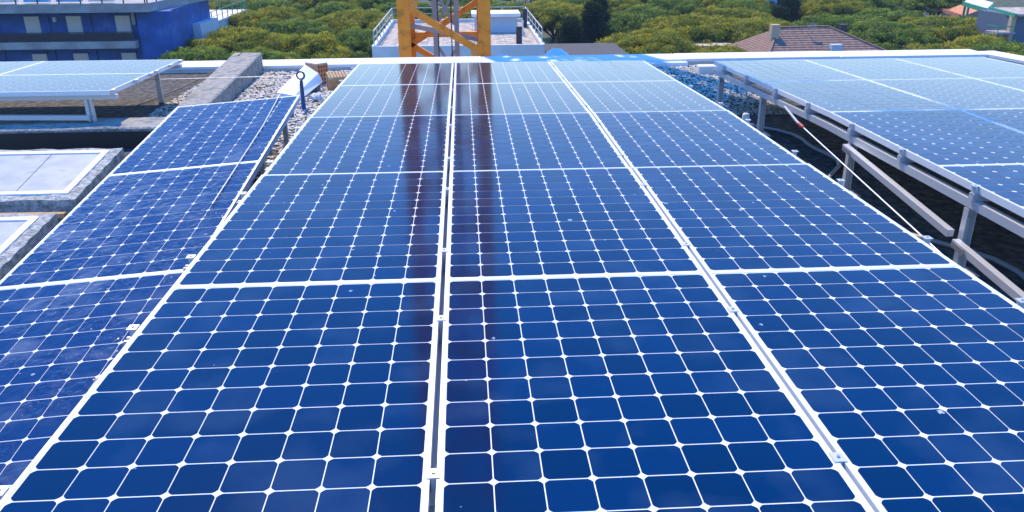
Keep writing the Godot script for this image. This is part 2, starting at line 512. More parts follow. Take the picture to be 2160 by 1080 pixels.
func array_supports() -> void:
	# raised array: long beam on posts along the gap
	var o := thing("support_beam", "long aluminium beam under edge of raised array by gap", "beam", Vector3(2.965, 0, 0))
	var s := st()
	bar(s, Vector3(0, -0.170, 0.0), Vector3(0, -0.170, -3.25), 0.045, 0.05)
	bar(s, Vector3(0, -0.170, -3.252), Vector3(0, -0.245, -6.35), 0.045, 0.05)
	part(o, "profile", s.commit(), M.alu)
	var k := 0
	for z in [-6.1, -4.75, -2.83, -1.31]:
		var top: float = -0.201 if z > -3.2 else -0.201 - (-3.25 - z) * 0.0242
		var lab: String = ["square post holding the raised array, nearest the parapet", "square post holding the raised array, by the tension rod end", "square post with foot plate holding the raised array", "square post of raised array where the brace tubes meet"][k]
		var q := thing("support_post", lab, "post", Vector3(2.965, ROOF, z), "posts of the raised array")
		s = st()
		var t := top - ROOF
		slab(s, Vector3(-0.027, 0.010, -0.004), Vector3(0.027, t, 0.004))
		slab(s, Vector3(-0.027, 0.010, 0.0042), Vector3(-0.022, t, 0.042))
		slab(s, Vector3(0.022, 0.010, 0.0042), Vector3(0.027, t, 0.042))
		part(q, "profile", s.commit(), M.alu)
		part(q, "foot_plate", block(Vector3(-0.12, 0, -0.08), Vector3(0.09, 0.0098, 0.10), 0.003), M.alu)
		var b := CylinderMesh.new()
		b.top_radius = 0.012; b.bottom_radius = 0.012; b.height = 0.02; b.radial_segments = 6; b.rings = 1
		part(q, "bolt", b, M.steel, Vector3(0.0, t - 0.05, 0.014)).rotation.x = PI / 2
		k += 1
	for e in [[Vector3(2.905, -0.225, -2.80), Vector3(2.905, -0.372, -1.34), "upper brace tube from plated post down to next post"], [Vector3(2.905, -0.405, -1.28), Vector3(2.905, -0.545, 0.1), "lower brace tube running on from the brace joint"]]:
		var q := thing("brace_tube", e[2], "brace", e[0], "brace tubes of the raised array")
		s = st()
		var dlt: Vector3 = e[1] - e[0]
		bar(s, Vector3.ZERO, dlt, 0.042, 0.042, Vector3.RIGHT)
		part(q, "tube", s.commit(), M.alu)
		s = st()
		bar(s, dlt.normalized() * 0.02 + Vector3(-0.029, 0, 0), dlt.normalized() * 0.14 + Vector3(-0.029, 0, 0), 0.006, 0.035, Vector3.RIGHT)
		part(q, "end_bracket", s.commit(), M.steel)
	var wr := thing("tension_rod", "thin steel rod with red coupling along the open gap", "rod", Vector3(2.70, -0.143, -3.154))
	var rodend := Vector3(2.66, -0.372, -0.92) - wr.position
	s = st(); tube(s, [Vector3.ZERO, rodend], 0.005)
	part(wr, "rod", s.commit(), M.frame)
	s = st(); tube(s, [Vector3(0.02, 0.06, -0.42), Vector3(0.01, 0.035, -0.25), Vector3(0, 0.012, -0.1), Vector3.ZERO], 0.011, 8)
	part(wr, "coupling", s.commit(), M.grey_paint)
	s = st(); tube(s, [Vector3(0, 0.004, -0.04), rodend.normalized() * 0.05], 0.014, 8)
	part(wr, "sleeve", s.commit(), M.red)
	var pv := thing("capped_pipe", "short pale capped pipe upright on deck in open gap", "pipe", Vector3(2.80, ROOF, -4.70))
	part(pv, "pipe", lathe([Vector2(0.035, 0), Vector2(0.035, 0.20), Vector2(0.030, 0.22), Vector2(0.0, 0.225)], 16), M.white)
	var cd := thing("cable_conduit", "grey cable conduit snaking over deck under raised array", "conduit", Vector3(3.1, ROOF + 0.016, -1.0))
	s = st()
	var cp := []
	for i in 30: cp.append(Vector3(0.22 * sin(i * 0.37) + 0.06 * sin(i * 1.1), 0, 0.9 - i * 0.19))
	tube(s, cp, 0.016, 7); part(cd, "conduit", s.commit(), M.grey_paint)
	# array behind the kerb: legs, fascia and lower bar
	var e := thing("array_support_frame", "aluminium frame on kerb carrying the wide panels", "frame", Vector3(-3.48, -0.4, -4.95))
	s = st(); slab(s, Vector3(-0.04, 0, -0.02), Vector3(-0.008, 0.212, 0.02)); part(e, "post", s.commit(), M.alu)
	s = st(); slab(s, Vector3(0.012, 0, -0.02), Vector3(0.03, 0.212, 0.02)); part(e, "post", s.commit(), M.alu)
	s = st(); slab(s, Vector3(-2.4, 0.213, -0.028), Vector3(0.27, 0.252, 0.028)); part(e, "crossbar", s.commit(), M.alu)
	s = st(); bar(s, Vector3(-2.3, 0.09, 0.045), Vector3(0.0, 0.045, 0.045), 0.045, 0.045, Vector3.UP); part(e, "lower_bar", s.commit(), M.alu)
	s = st(); slab(s, Vector3(-0.05, -0.2, -1.93), Vector3(0.0, 0.19, -1.89)); part(e, "post", s.commit(), M.alu)
	s = st(); slab(s, Vector3(-2.4, 0.195, -1.935), Vector3(0.27, 0.237, -1.885)); part(e, "crossbar", s.commit(), M.alu)
	for z in [0.03, -0.55, -0.98, -1.15, -1.6, -1.95]:
		s = st(); slab(s, Vector3(0.237, 0.262, z - 0.03), Vector3(0.275, 0.306 + z * 0.012, z + 0.03)); part(e, "clamp", s.commit(), M.alu)

# ---------------------------------------------------------------- roof
func roof() -> void:
	var m := MeshInstance3D.new()
	var s := st()
	slab(s, Vector3(-9.5, ROOF - 0.4, -9.03), Vector3(8.3, ROOF, 6.0))
	m.mesh = s.commit(); m.material_override = M.deck
	structure(m, "roof_deck")
	m = MeshInstance3D.new()
	s = st()
	slab(s, Vector3(-9.6, GROUND, -12.2), Vector3(8.4, ROOF - 0.401, 6.1))
	m.mesh = s.commit(); m.material_override = M.house_white
	structure(m, "building_walls")
	m = MeshInstance3D.new()
	s = st()
	slab(s, Vector3(-9.6, ROOF - 0.4, -12.2), Vector3(8.4, ROOF - 0.36, -9.62))
	m.mesh = s.commit(); m.material_override = M.membrane
	structure(m, "lower_roof_ledge")
	# white parapet with metal coping
	var p := thing("parapet", "low white parapet with metal coping at roof edge", "parapet", Vector3(0, ROOF, -9.03))
	p.rotation.y = 0.014
	var joints := [-9.4, -5.2, -2.2, 0.35, 3.3, 5.7, 8.05]
	for i in joints.size() - 1:
		part(p, "coping", block(Vector3(joints[i] + 0.003, 0.052, -0.54), Vector3(joints[i + 1] - 0.003, 0.094 if i % 2 == 0 else 0.090, 0.03), 0.006), M.coping)
	s = st(); slab(s, Vector3(-9.4, -0.01, -0.50), Vector3(8.05, 0.0515, 0.0)); part(p, "wall", s.commit(), M.white)
	part(p, "gutter_box", block(Vector3(2.55, 0.0, 0.035), Vector3(3.35, 0.062, 0.16), 0.006), M.coping)
	var sp := thing("parapet", "low white side parapet beside the raised array", "parapet", Vector3(8.02, ROOF, -9.1))
	sp.rotation.y = 0.17
	part(sp, "coping", block(Vector3(-0.02, 0.052, -0.3), Vector3(0.32, 0.096, 9.0), 0.006), M.coping)
	s = st(); slab(s, Vector3(0, -0.01, -0.25), Vector3(0.30, 0.0515, 9.0)); part(sp, "wall", s.commit(), M.white)
	# sloping concrete beam
	var b := thing("concrete_beam", "weathered concrete beam sloping up across parapet beside gravel", "beam", Vector3(-2.97, ROOF, -8.98))
	var o := b.position
	s = st()
	var stations := []
	for i in 9:
		var t := i / 8.0
		var z := lerpf(-8.98, -5.2, t)
		var top := lerpf(-0.325, -0.425, t) + rng.randf_range(-0.004, 0.004)
		var xl := lerpf(-3.17, -2.90, t) + rng.randf_range(-0.006, 0.006); var xr := lerpf(-2.785, -2.60, t) + rng.randf_range(-0.006, 0.006)
		stations.append([Vector3(xl, ROOF, z) - o, Vector3(xl, top - 0.012, z) - o, Vector3(xl + 0.014, top, z) - o, Vector3(xr - 0.014, top - 0.004, z) - o, Vector3(xr, top - 0.018, z) - o, Vector3(xr, ROOF, z) - o])
	for i in 8:
		for j in 5:
			quad(s, stations[i][j], stations[i][j + 1], stations[i + 1][j + 1], stations[i + 1][j])
	for e in [0, 8]:
		for j in range(1, 5):
			if e == 0: tri(s, stations[e][0], stations[e][j + 1], stations[e][j])
			else: tri(s, stations[e][0], stations[e][j], stations[e][j + 1])
	part(b, "beam", s.commit(), M.concrete)
	# kerb in front of the wide panels
	var kb := thing("concrete_kerb", "rough concrete kerb running behind the skylights", "kerb", Vector3(-4.6, ROOF, -4.87))
	s = st()
	var prev := []
	for i in 17:
		var x := lerpf(-3.6, 2.02, i / 16.0)
		var j1 := rng.randf_range(-0.007, 0.007); var j2 := rng.randf_range(-0.008, 0.008)
		var ring := [Vector3(x, 0, -0.22), Vector3(x, 0.19 + j1, -0.215 + j2), Vector3(x, 0.2 + j1, -0.20 + j2), Vector3(x, 0.2 + j2, 0.195 + j1), Vector3(x, 0.188 + j2, 0.212 + j1), Vector3(x, 0, 0.22)]
		if i > 0:
			for j in 5: quad(s, prev[j + 1], prev[j], ring[j], ring[j + 1])
		prev = ring
	for j in range(1, 5): tri(s, prev[0], prev[j + 1], prev[j])
	part(kb, "kerb", s.commit(), M.concrete)
	s = st(); slab(s, Vector3(-3.6, 0, 0.2225), Vector3(2.02, 0.165, 0.230)); part(kb, "painted_shade", s.commit(), M.black)  # near-black strip paints the shade on the kerb's front face
	skylight("flat white skylight with felted curb, beside the concrete kerb", Vector3(-2.63, -0.30, -3.48), Vector3(-2.63, -0.425, -2.55))
	skylight("flat white skylight with felted curb, beyond the wooden batten", Vector3(-2.63, -0.43, -2.27), Vector3(-2.63, -0.53, -1.38))
	var bt := thing("wooden_batten", "thin tan wooden batten lying between the skylights", "batten", Vector3(-2.68, ROOF, -2.44))
	s = st(); bar(s, Vector3(-1.6, 0.115, 0.0), Vector3(0.02, 0.10, 0.0), 0.03, 0.04, Vector3.UP); part(bt, "batten", s.commit(), M.wood)
	s = st(); slab(s, Vector3(-1.4, 0, -0.015), Vector3(-1.35, 0.09, 0.015)); part(bt, "spacer_block", s.commit(), M.wood)
	s = st(); slab(s, Vector3(-0.12, 0, -0.015), Vector3(-0.07, 0.08, 0.015)); part(bt, "spacer_block", s.commit(), M.wood)
	var bd := thing("white_board", "flat off-white board lying between the skylights", "board", Vector3(-2.66, ROOF, -2.36))
	part(bd, "board", block(Vector3(-1.6, 0, -0.04), Vector3(-0.0, 0.05, 0.13), 0.004), M.board)
	bd = thing("white_board", "small pale paving piece between kerb skylight and low strip", "board", Vector3(-2.50, ROOF, -3.02))
	part(bd, "board", block(Vector3(-0.1, 0, -0.06), Vector3(0.09, 0.06, 0.06), 0.006), M.board)

func skylight(label: String, far: Vector3, near: Vector3) -> void:
	var o := thing("skylight", label, "skylight", Vector3(far.x, ROOF, far.z), "skylights along the low strip")
	var len_ := near.z - far.z
	var dy := near.y - far.y
	var h0 := far.y - ROOF
	var wide := 1.7
	var f := func(x: float, t: float, up: float) -> Vector3: return Vector3(x, h0 + dy * t + up, len_ * t)
	# felt curb as a rough band round the light
	var s := st()
	var b := 0.075
	var ring_out := [Vector2(-wide, 0), Vector2(0, 0), Vector2(0, 1), Vector2(-wide, 1)]
	var bi := b / len_
	var ring_in := [Vector2(-wide + b, bi), Vector2(-b, bi), Vector2(-b, 1 - bi), Vector2(-wide + b, 1 - bi)]
	for i in 4:
		var j := (i + 1) % 4
		var n := 14
		for k in n:
			var t0 := float(k) / n; var t1 := float(k + 1) / n
			var w0 := 0.006 * sin(k * 2.3 + i); var w1 := 0.006 * sin((k + 1) * 2.3 + i)
			if k == 0: w0 = 0
			if k == n - 1: w1 = 0
			var a: Vector2 = ring_out[i].lerp(ring_out[j], t0); var c: Vector2 = ring_out[i].lerp(ring_out[j], t1)
			var d: Vector2 = ring_in[i].lerp(ring_in[j], t0); var e: Vector2 = ring_in[i].lerp(ring_in[j], t1)
			quad(s, f.call(a.x, a.y, w0), f.call(c.x, c.y, w1), f.call(e.x, e.y, 0.004 - w1), f.call(d.x, d.y, 0.004 - w0))
			var g0: Vector3 = f.call(a.x, a.y, w0); var g1: Vector3 = f.call(c.x, c.y, w1)
			quad(s, g0, Vector3(g0.x, 0, g0.z), Vector3(g1.x, 0, g1.z), g1)
	part(o, "curb", s.commit(), M.curb)
	# white rim and pane
	s = st()
	var r := 0.045
	for q in [[Vector2(-wide + b, bi), Vector2(-b, bi + r / len_)], [Vector2(-wide + b, 1 - bi - r / len_), Vector2(-b, 1 - bi)], [Vector2(-b - r, bi + r / len_), Vector2(-b, 1 - bi - r / len_)], [Vector2(-wide + b, bi + r / len_), Vector2(-wide + b + r, 1 - bi - r / len_)]]:
		var a: Vector2 = q[0]; var c: Vector2 = q[1]
		hexa(s, [f.call(a.x, a.y, -0.03), f.call(c.x, a.y, -0.03), f.call(c.x, c.y, -0.03), f.call(a.x, c.y, -0.03), f.call(a.x, a.y, 0.014), f.call(c.x, a.y, 0.014), f.call(c.x, c.y, 0.014), f.call(a.x, c.y, 0.014)])
	part(o, "rim", s.commit(), M.coping)
	for e in [[-wide + b + r, -0.50], [-0.494, -b - r]]:
		s = st()
		var t0 := bi + r / len_; var t1 := 1 - t0
		hexa(s, [f.call(e[0], t0, -0.02), f.call(e[1], t0, -0.02), f.call(e[1] + (0.04 if e[1] == -0.5 else 0.0), t1, -0.02), f.call(e[0] + (0.04 if e[0] == -0.494 else 0.0), t1, -0.02), f.call(e[0], t0, 0.004), f.call(e[1], t0, 0.004), f.call(e[1] + (0.04 if e[1] == -0.5 else 0.0), t1, 0.004), f.call(e[0] + (0.04 if e[0] == -0.494 else 0.0), t1, 0.004)])
		part(o, "pane", s.commit(), M.skylight_pane)

func gravel() -> void:
	# white and buff pebbles where the photograph shows the ballast
	var areas := [[-3.42, -1.35, -9.0, -5.1, 9000], [-2.60, -1.2, -5.1, 0.2, 5500], [2.0, 3.7, -9.0, -5.6, 5500], [2.0, 2.9, -5.6, -2.4, 900]]
	for v in 3:
		var s := st()
		var r := RandomNumberGenerator.new()
		r.seed = 500 + v
		var pts := []
		for q in [Vector3(0, 1, 0), Vector3(0.9, 0.35, 0.2), Vector3(0.2, 0.35, 0.9), Vector3(-0.85, 0.35, 0.5), Vector3(-0.6, 0.35, -0.8), Vector3(0.5, 0.35, -0.85)]:
			pts.append(q * Vector3(r.randf_range(0.75, 1.25), r.randf_range(0.6, 0.9), r.randf_range(0.75, 1.25)))
		for i in range(1, 6):
			var j := i % 5 + 1
			var a: Vector3 = pts[i]; var b: Vector3 = pts[j]
			tri(s, pts[0], a, b) if (b - pts[0]).cross(a - pts[0]).y > 0 else tri(s, pts[0], b, a)
			var a2 := Vector3(a.x, -0.4, a.z) * 0.8; var b2 := Vector3(b.x, -0.4, b.z) * 0.8
			quad(s, a, a2, b2, b)
		var mm := MultiMesh.new()
		mm.transform_format = MultiMesh.TRANSFORM_3D
		mm.mesh = s.commit()
		var xf := []
		for a in areas:
			for i in int(a[4] / 3.0):
				var x := r.randf_range(a[0], a[1]); var z := r.randf_range(a[2], a[3])
				if x < -3.40 and z < -5.1: continue
				if x < -2.56 and x > -3.2 and z > -9.0 and z < -5.15 and absf(x + 2.87 + (z + 7) * -0.06) < 0.2: continue
				var sc := r.randf_range(0.010, 0.021)
				xf.append(Transform3D(Basis(Vector3.UP, r.randf() * TAU).scaled(Vector3(sc, sc * r.randf_range(0.7, 1.1), sc)), Vector3(x, ROOF + sc * 0.3 + r.randf() * 0.006, z)))
		mm.instance_count = xf.size()
		for i in xf.size(): mm.set_instance_transform(i, xf[i])
		var mi := MultiMeshInstance3D.new()
		mi.multimesh = mm
		mi.material_override = M.pebble[v]
		mi.name = numbered("gravel")
		add_child(mi)
		tag(mi, ["cream ballast pebbles spread over the roof deck", "brown ballast pebbles mixed over the roof deck", "white ballast pebbles spread over the roof deck"][v], "gravel", "", "stuff")

func roof_clutter() -> void:
	# leaning white slab
	var A := Vector3(-1.91, -0.29, -7.55); var B := Vector3(-1.745, -0.385, -7.47); var C := Vector3(-1.935, -0.54, -6.83); var D := Vector3(-2.15, -0.505, -6.88)
	var o := thing("concrete_block", "white concrete block leaning beside the eye bolt", "block", Vector3(-1.95, ROOF, -7.15))
	var nrm := (B - A).cross(D - A).normalized()
	if nrm.y > 0: nrm = -nrm
	var dn := Vector3(0.05, -0.10, 0.03)
	var s := st()
	var lo := []
	for v in [A, B, C, D]:
		var w: Vector3 = v + dn
		w.y = maxf(w.y, ROOF + 0.002)
		lo.append(w - o.position)
	hexa(s, [lo[0], lo[1], lo[2], lo[3], A - o.position, B - o.position, C - o.position, D - o.position])
	part(o, "block", s.commit(), M.coping)
	s = st()
	hexa(s, [Vector3(0.06, 0, -0.3), Vector3(0.22, 0, -0.3), Vector3(0.22, 0, -0.18), Vector3(0.06, 0, -0.18), Vector3(0.08, 0.13, -0.29), Vector3(0.21, 0.12, -0.29), Vector3(0.21, 0.1, -0.2), Vector3(0.08, 0.11, -0.2)])
	part(o, "prop_stone", s.commit(), M.concrete)
	# hollow bricks
	hollow_brick("hollow clay brick showing rows of holes, by white parapet", Vector3(-1.84, ROOF, -7.92), -0.75, Vector3(0.25, 0.27, 0.17), false)
	hollow_brick("hollow clay brick standing with its holes upward, beside array corner", Vector3(-1.52, ROOF, -7.45), 0.35, Vector3(0.24, 0.20, 0.17), true)
	# eye bolt anchor and its wires
	var an := thing("eye_bolt", "blue grey steel eye bolt anchor standing on the roof", "anchor", Vector3(-1.735, ROOF, -6.27))
	part(an, "stem", lathe([Vector2(0.075, 0), Vector2(0.075, 0.012), Vector2(0.026, 0.02), Vector2(0.022, 0.22), Vector2(0.018, 0.34)], 14), M.anchor)
	var tor := TorusMesh.new()
	tor.inner_radius = 0.030; tor.outer_radius = 0.052; tor.rings = 24; tor.ring_segments = 10
	var ring := part(an, "ring", tor, M.anchor, Vector3(0, 0.388, 0))
	ring.rotation = Vector3(PI / 2, 0, 0)
	var w1 := thing("safety_wire", "thin steel wire stretched from eye bolt toward the wide panels", "wire", Vector3(-1.79, -0.212, -6.25))
	s = st(); tube(s, [Vector3.ZERO, Vector3(-1.5, -0.002, 0.1), Vector3(-3.1, -0.004, 0.25), Vector3(-5.5, 0.0, 0.5)], 0.004, 5); part(w1, "strand", s.commit(), M.steel)
	var w2 := thing("safety_wire", "thin steel wire lying along the edge of the low tilted strip", "wire", Vector3(-1.735, -0.26, -6.27))
	s = st(); tube(s, [Vector3.ZERO, Vector3(0.21, 0.233, 2.0), Vector3(0.245, 0.146, 2.9), Vector3(0.25, -0.003, 4.4)], 0.0045, 5); part(w2, "strand", s.commit(), M.frame)
	var w3 := thing("safety_wire", "dark cable drooping over gravel beside sloping beam", "wire", Vector3(-3.0, -0.30, -8.8))
	s = st(); tube(s, [Vector3(0, 0.0, 0), Vector3(-0.25, -0.16, 0.5), Vector3(-0.5, -0.27, 1.2), Vector3(-0.7, -0.285, 2.2)], 0.007, 5); part(w3, "strand", s.commit(), M.cable)
	# broken pale stones
	for q in [[Vector3(-1.70, ROOF, -6.85), 0.09, "broken pale stone lying beside the white concrete block"], [Vector3(-1.48, ROOF, -6.45), 0.11, "pale mortar lump lying under the array corner"], [Vector3(-1.80, ROOF, -5.75), 0.045, "small white stone in shade beside low strip"], [Vector3(-1.62, ROOF, -5.5), 0.045, "small flat white stone in shade under array edge"]]:
		var e := thing("broken_stone", q[2], "stone", q[0], "broken stones near the eye bolt")
		part(e, "stone", rock(q[1]), M.board)
	var wb := thing("concrete_block", "flat white concrete block on deck in the open gap", "block", Vector3(3.52, ROOF, -8.3))
	part(wb, "block", block(Vector3(-0.2, 0, -0.09), Vector3(0.24, 0.115, 0.1), 0.008), M.board)
	# roof vents behind the parapet
	for q in [[Vector3(1.65, 0, -11.0), 0.225, -0.60, "white round roof vent cap behind parapet, in full sun"], [Vector3(0.72, 0, -10.7), 0.19, -0.645, "round roof vent cap behind parapet, beside sunlit cap"], [Vector3(-0.25, 0, -10.6), 0.14, -0.668, "small round roof vent cap behind parapet, between crane legs"]]:
		var base := ROOF - 0.36
		var h: float = q[2] - base
		var e := thing("roof_vent", q[3], "vent", Vector3(q[0].x, base, q[0].z), "vents behind the parapet")
		part(e, "pipe", lathe([Vector2(q[1] * 0.5, 0), Vector2(q[1] * 0.5, h - 0.135)], 20), M.white)
		part(e, "cap", lathe([Vector2(q[1] * 0.5, h - 0.134), Vector2(q[1], h - 0.13), Vector2(q[1] * 0.98, h - 0.115), Vector2(q[1] * 0.72, h - 0.06), Vector2(q[1] * 0.4, h - 0.012), Vector2(0.0, h)], 28), M.coping)

func rock(size: float) -> ArrayMesh:
	var sp := SphereMesh.new()
	sp.radius = size; sp.height = size * 1.3; sp.radial_segments = 14; sp.rings = 8
	var arr := sp.get_mesh_arrays()
	var n := FastNoiseLite.new()
	n.seed = int(size * 1000); n.frequency = 6.0
	var vs: PackedVector3Array = arr[Mesh.ARRAY_VERTEX]
	for i in vs.size():
		var v := vs[i]
		v *= 1.0 + 0.9 * n.get_noise_3dv(v * (0.1 / size) * 3.0)
		v.y = maxf(v.y * 0.8 + size * 0.3, 0.0)
		vs[i] = v
	var s := st()
	var ix: PackedInt32Array = arr[Mesh.ARRAY_INDEX]
	for i in range(0, ix.size(), 3): tri(s, vs[ix[i]], vs[ix[i + 1]], vs[ix[i + 2]])
	return s.commit()

func hollow_brick(label: String, at: Vector3, turn: float, size: Vector3, upright: bool) -> void:
	var o := thing("hollow_brick", label, "brick", at, "", turn)
	if upright:
		o.rotation.x = 0.26
		o.position.y += 0.02
	var s := st()
	var hx := size.x / 2; var hz := size.z / 2
	var wall := 0.012
	var depth := 0.035
	# body stops short of the open face; webs stand proud of it
	if upright:
		slab(s, Vector3(-hx, 0, -hz), Vector3(hx, size.y - depth, hz))
		var cols := 6; var rows := 4
		part(o, "body", s.commit(), M.brick)
		s = st()
		for i in cols + 1:
			var x := lerpf(-hx, hx - wall, float(i) / cols)
			slab(s, Vector3(x, size.y - depth + 0.0005, -hz), Vector3(x + wall, size.y, hz))
		for j in rows + 1:
			var z := lerpf(-hz, hz - wall, float(j) / rows)
			slab(s, Vector3(-hx + 0.0005, size.y - depth + 0.001, z + 0.0005), Vector3(hx - 0.0005, size.y - 0.001, z + wall - 0.0005))
		part(o, "web", s.commit(), M.sunlit_brick)  # top webs coloured paler than the body to paint sunlight on them
	else:
		slab(s, Vector3(-hx, 0, -hz), Vector3(hx - depth, size.y, hz))
		part(o, "body", s.commit(), M.brick)
		s = st()
		for i in 5:
			var z := lerpf(-hz, hz - wall, i / 4.0)
			slab(s, Vector3(hx - depth + 0.0005, 0, z), Vector3(hx, size.y, z + wall))
		for j in 6:
			var y := lerpf(0.0, size.y - wall, j / 5.0)
			slab(s, Vector3(hx - depth + 0.001, y + 0.0005, -hz + 0.0005), Vector3(hx - 0.001, y + wall - 0.0005, hz - 0.0005))
		part(o, "web", s.commit(), M.brick)
		s = st()
		slab(s, Vector3(-hx - 0.004, size.y + 0.0005, -hz - 0.004), Vector3(hx - 0.01, size.y + 0.015, hz + 0.004))
		part(o, "mortar_cap", s.commit(), M.board)

# ---------------------------------------------------------------- crane
func crane() -> void:
	var o := thing("tower_crane", "orange yellow lattice crane mast with grey inner mast behind parapet", "crane", Vector3(-0.305, GROUND, -15.35))
	var hw := 0.962; var hd := 0.85
	var top := 13.0 - GROUND
	for q in [[-1, 1], [1, 1], [-1, -1], [1, -1]]:
		var sx: float = q[0]; var sz: float = q[1]
		var s := st()
		var x := sx * hw; var z := sz * hd
		slab(s, Vector3(minf(x, x - sx * 0.262), 0, minf(z, z - sz * 0.03)), Vector3(maxf(x, x - sx * 0.262), top, maxf(z, z - sz * 0.03)))
		slab(s, Vector3(minf(x, x - sx * 0.03), 0, minf(z - sz * 0.0305, z - sz * 0.262)), Vector3(maxf(x, x - sx * 0.03), top, maxf(z - sz * 0.0305, z - sz * 0.262)))
		part(o, "leg", s.commit(), M.yellow)
	# lattice: bays of 0.98 m; nodes placed so that one crossing stands level with the roof
	var y0 := -1.17 - GROUND
	var bay := 0.98
	for i in range(-14, 15):
		var ya := y0 + i * bay
		var yb := ya + bay
		if ya < 0.1 or yb > top: continue
		var e := 1.0 if posmod(i, 2) == 0 else -1.0
		var s := st()
		bar(s, Vector3(e * (hw - 0.15), ya, hd - 0.085), Vector3(-e * (hw - 0.15), yb, hd - 0.085), 0.10, 0.14, Vector3.BACK)
		part(o, "diagonal_brace", s.commit(), M.yellow)
		s = st()
		bar(s, Vector3(-e * (hw - 0.15), ya, -hd + 0.085), Vector3(e * (hw - 0.15), yb, -hd + 0.085), 0.10, 0.13, Vector3.BACK)
		part(o, "diagonal_brace", s.commit(), M.yellow)
		s = st()
		hexa(s, [Vector3(e * (hw - 0.262), ya - 0.16, hd - 0.028), Vector3(e * (hw - 0.42), ya - 0.02, hd - 0.028), Vector3(e * (hw - 0.42), ya + 0.16, hd - 0.028), Vector3(e * (hw - 0.262), ya + 0.2, hd - 0.028), Vector3(e * (hw - 0.262), ya - 0.16, hd - 0.012), Vector3(e * (hw - 0.42), ya - 0.02, hd - 0.012), Vector3(e * (hw - 0.42), ya + 0.16, hd - 0.012), Vector3(e * (hw - 0.262), ya + 0.2, hd - 0.012)])
		var gp := part(o, "gusset_plate", s.commit(), M.yellow)
		for j in 3:
			var bm := CylinderMesh.new()
			bm.top_radius = 0.018; bm.bottom_radius = 0.018; bm.height = 0.02; bm.radial_segments = 6; bm.rings = 1
			part(gp, "bolt", bm, M.steel, Vector3(e * (hw - 0.30 - j * 0.03), ya - 0.04 + j * 0.06, hd - 0.002)).rotation.x = PI / 2
		for sx in [-1.0, 1.0]:
			s = st()
			bar(s, Vector3(sx * (hw - 0.085), ya, e * sx * (hd - 0.26)), Vector3(sx * (hw - 0.085), yb, -e * sx * (hd - 0.26)), 0.10, 0.12, Vector3.RIGHT)
			part(o, "diagonal_brace", s.commit(), M.yellow)
		if posmod(i, 2) == 0:
			s = st()
			bar(s, Vector3(-hw + 0.262, ya + 0.22, -hd + 0.10), Vector3(hw - 0.262, ya + 0.22, -hd + 0.10), 0.10, 0.11, Vector3.BACK)
			part(o, "horizontal_brace", s.commit(), M.yellow)
	# grey telescoping inner mast, taller than the outer one
	var cx := 0.02
	var it := 29.0 - GROUND
	for q in [[-0.23, 0.12], [0.23, 0.12], [-0.23, -0.34], [0.23, -0.34]]:
		var s := st()
		slab(s, Vector3(cx + q[0] - 0.05, 6.0, q[1] - 0.05), Vector3(cx + q[0] + 0.05, it, q[1] + 0.05))
		part(o, "inner_mast_post", s.commit(), M.grey_paint)
	for i in 30:
		var ya := 7.3 + i * 1.18
		for f in 2:
			var s := st()
			var z: float = [0.12, -0.34][f]
			var d: float = 0.32 if (i + f) % 2 == 0 else -0.32
			bar(s, Vector3(cx - 0.18, ya + d, z), Vector3(cx + 0.18, ya - d, z), 0.05, 0.06, Vector3.BACK)
			part(o, "inner_mast_brace", s.commit(), M.grey_paint)
	for i in 4:
		var s := st()
		var ya := y0 + 0.42 + (i - 1) * 3.92
		bar(s, Vector3(-hw + 0.25, ya + 0.14, 0.55), Vector3(hw - 0.25, ya - 0.16, 0.55), 0.06, 0.09, Vector3.BACK)
		part(o, "guide_arm", s.commit(), M.grey_paint)
	for q in [[-0.16, 0.45, 0.02], [0.12, 0.40, -0.02]]:
		var s := st()
		tube(s, [Vector3(cx + q[0] - q[2] * 3, it - 2, q[1]), Vector3(cx + q[0] + q[2], 4.0, q[1])], 0.014, 6)
		part(o, "hoist_cable", s.commit(), M.cable)
	var s2 := st()
	slab(s2, Vector3(-1.5, 0, -1.5), Vector3(1.5, 0.5, 1.5))
	part(o, "base_slab", s2.commit(), M.concrete)
	s2 = st(); slab(s2, Vector3(cx - 0.4, 5.6, -0.45), Vector3(cx + 0.4, 6.0, 0.3)); part(o, "winch_platform", s2.commit(), M.grey_paint)
	s2 = st(); slab(s2, Vector3(-hw + 0.03, 5.45, -0.2), Vector3(hw - 0.03, 5.6, 0.0)); part(o, "platform_beam", s2.commit(), M.yellow)

# ---------------------------------------------------------------- town
func boxpart(o: Node, called: String, lo: Vector3, hi: Vector3, mat: Material) -> MeshInstance3D:
	var s := st()
	slab(s, lo, hi)
	return part(o, called, s.commit(), mat)

func railing(o: Node, a: Vector3, b: Vector3, h: float, n: int, mat: Material, bars := false) -> void:
	var r := part(o, "railing", null, null)
	var s := st()
	bar(s, a + Vector3(0, h, 0), b + Vector3(0, h, 0), 0.05, 0.05, Vector3.UP)
	bar(s, a + Vector3(0, h * 0.5, 0), b + Vector3(0, h * 0.5, 0), 0.03, 0.03, Vector3.UP)
	r.mesh = s.commit(); r.material_override = mat
	for i in n + 1:
		var p := a.lerp(b, float(i) / n)
		s = st()
		slab(s, p + Vector3(-0.035, 0, -0.035), p + Vector3(0.035, h - 0.026, 0.035))
		part(r, "rail_post", s.commit(), mat)
	if bars:
		s = st()
		var nb := int(a.distance_to(b) / 0.13)
		for i in nb:
			var p := a.lerp(b, (i + 0.5) / nb)
			slab(s, p + Vector3(-0.010, 0.05, -0.010), p + Vector3(0.010, h - 0.026, 0.010))
		part(r, "balusters", s.commit(), mat).set_meta("kind", "stuff")

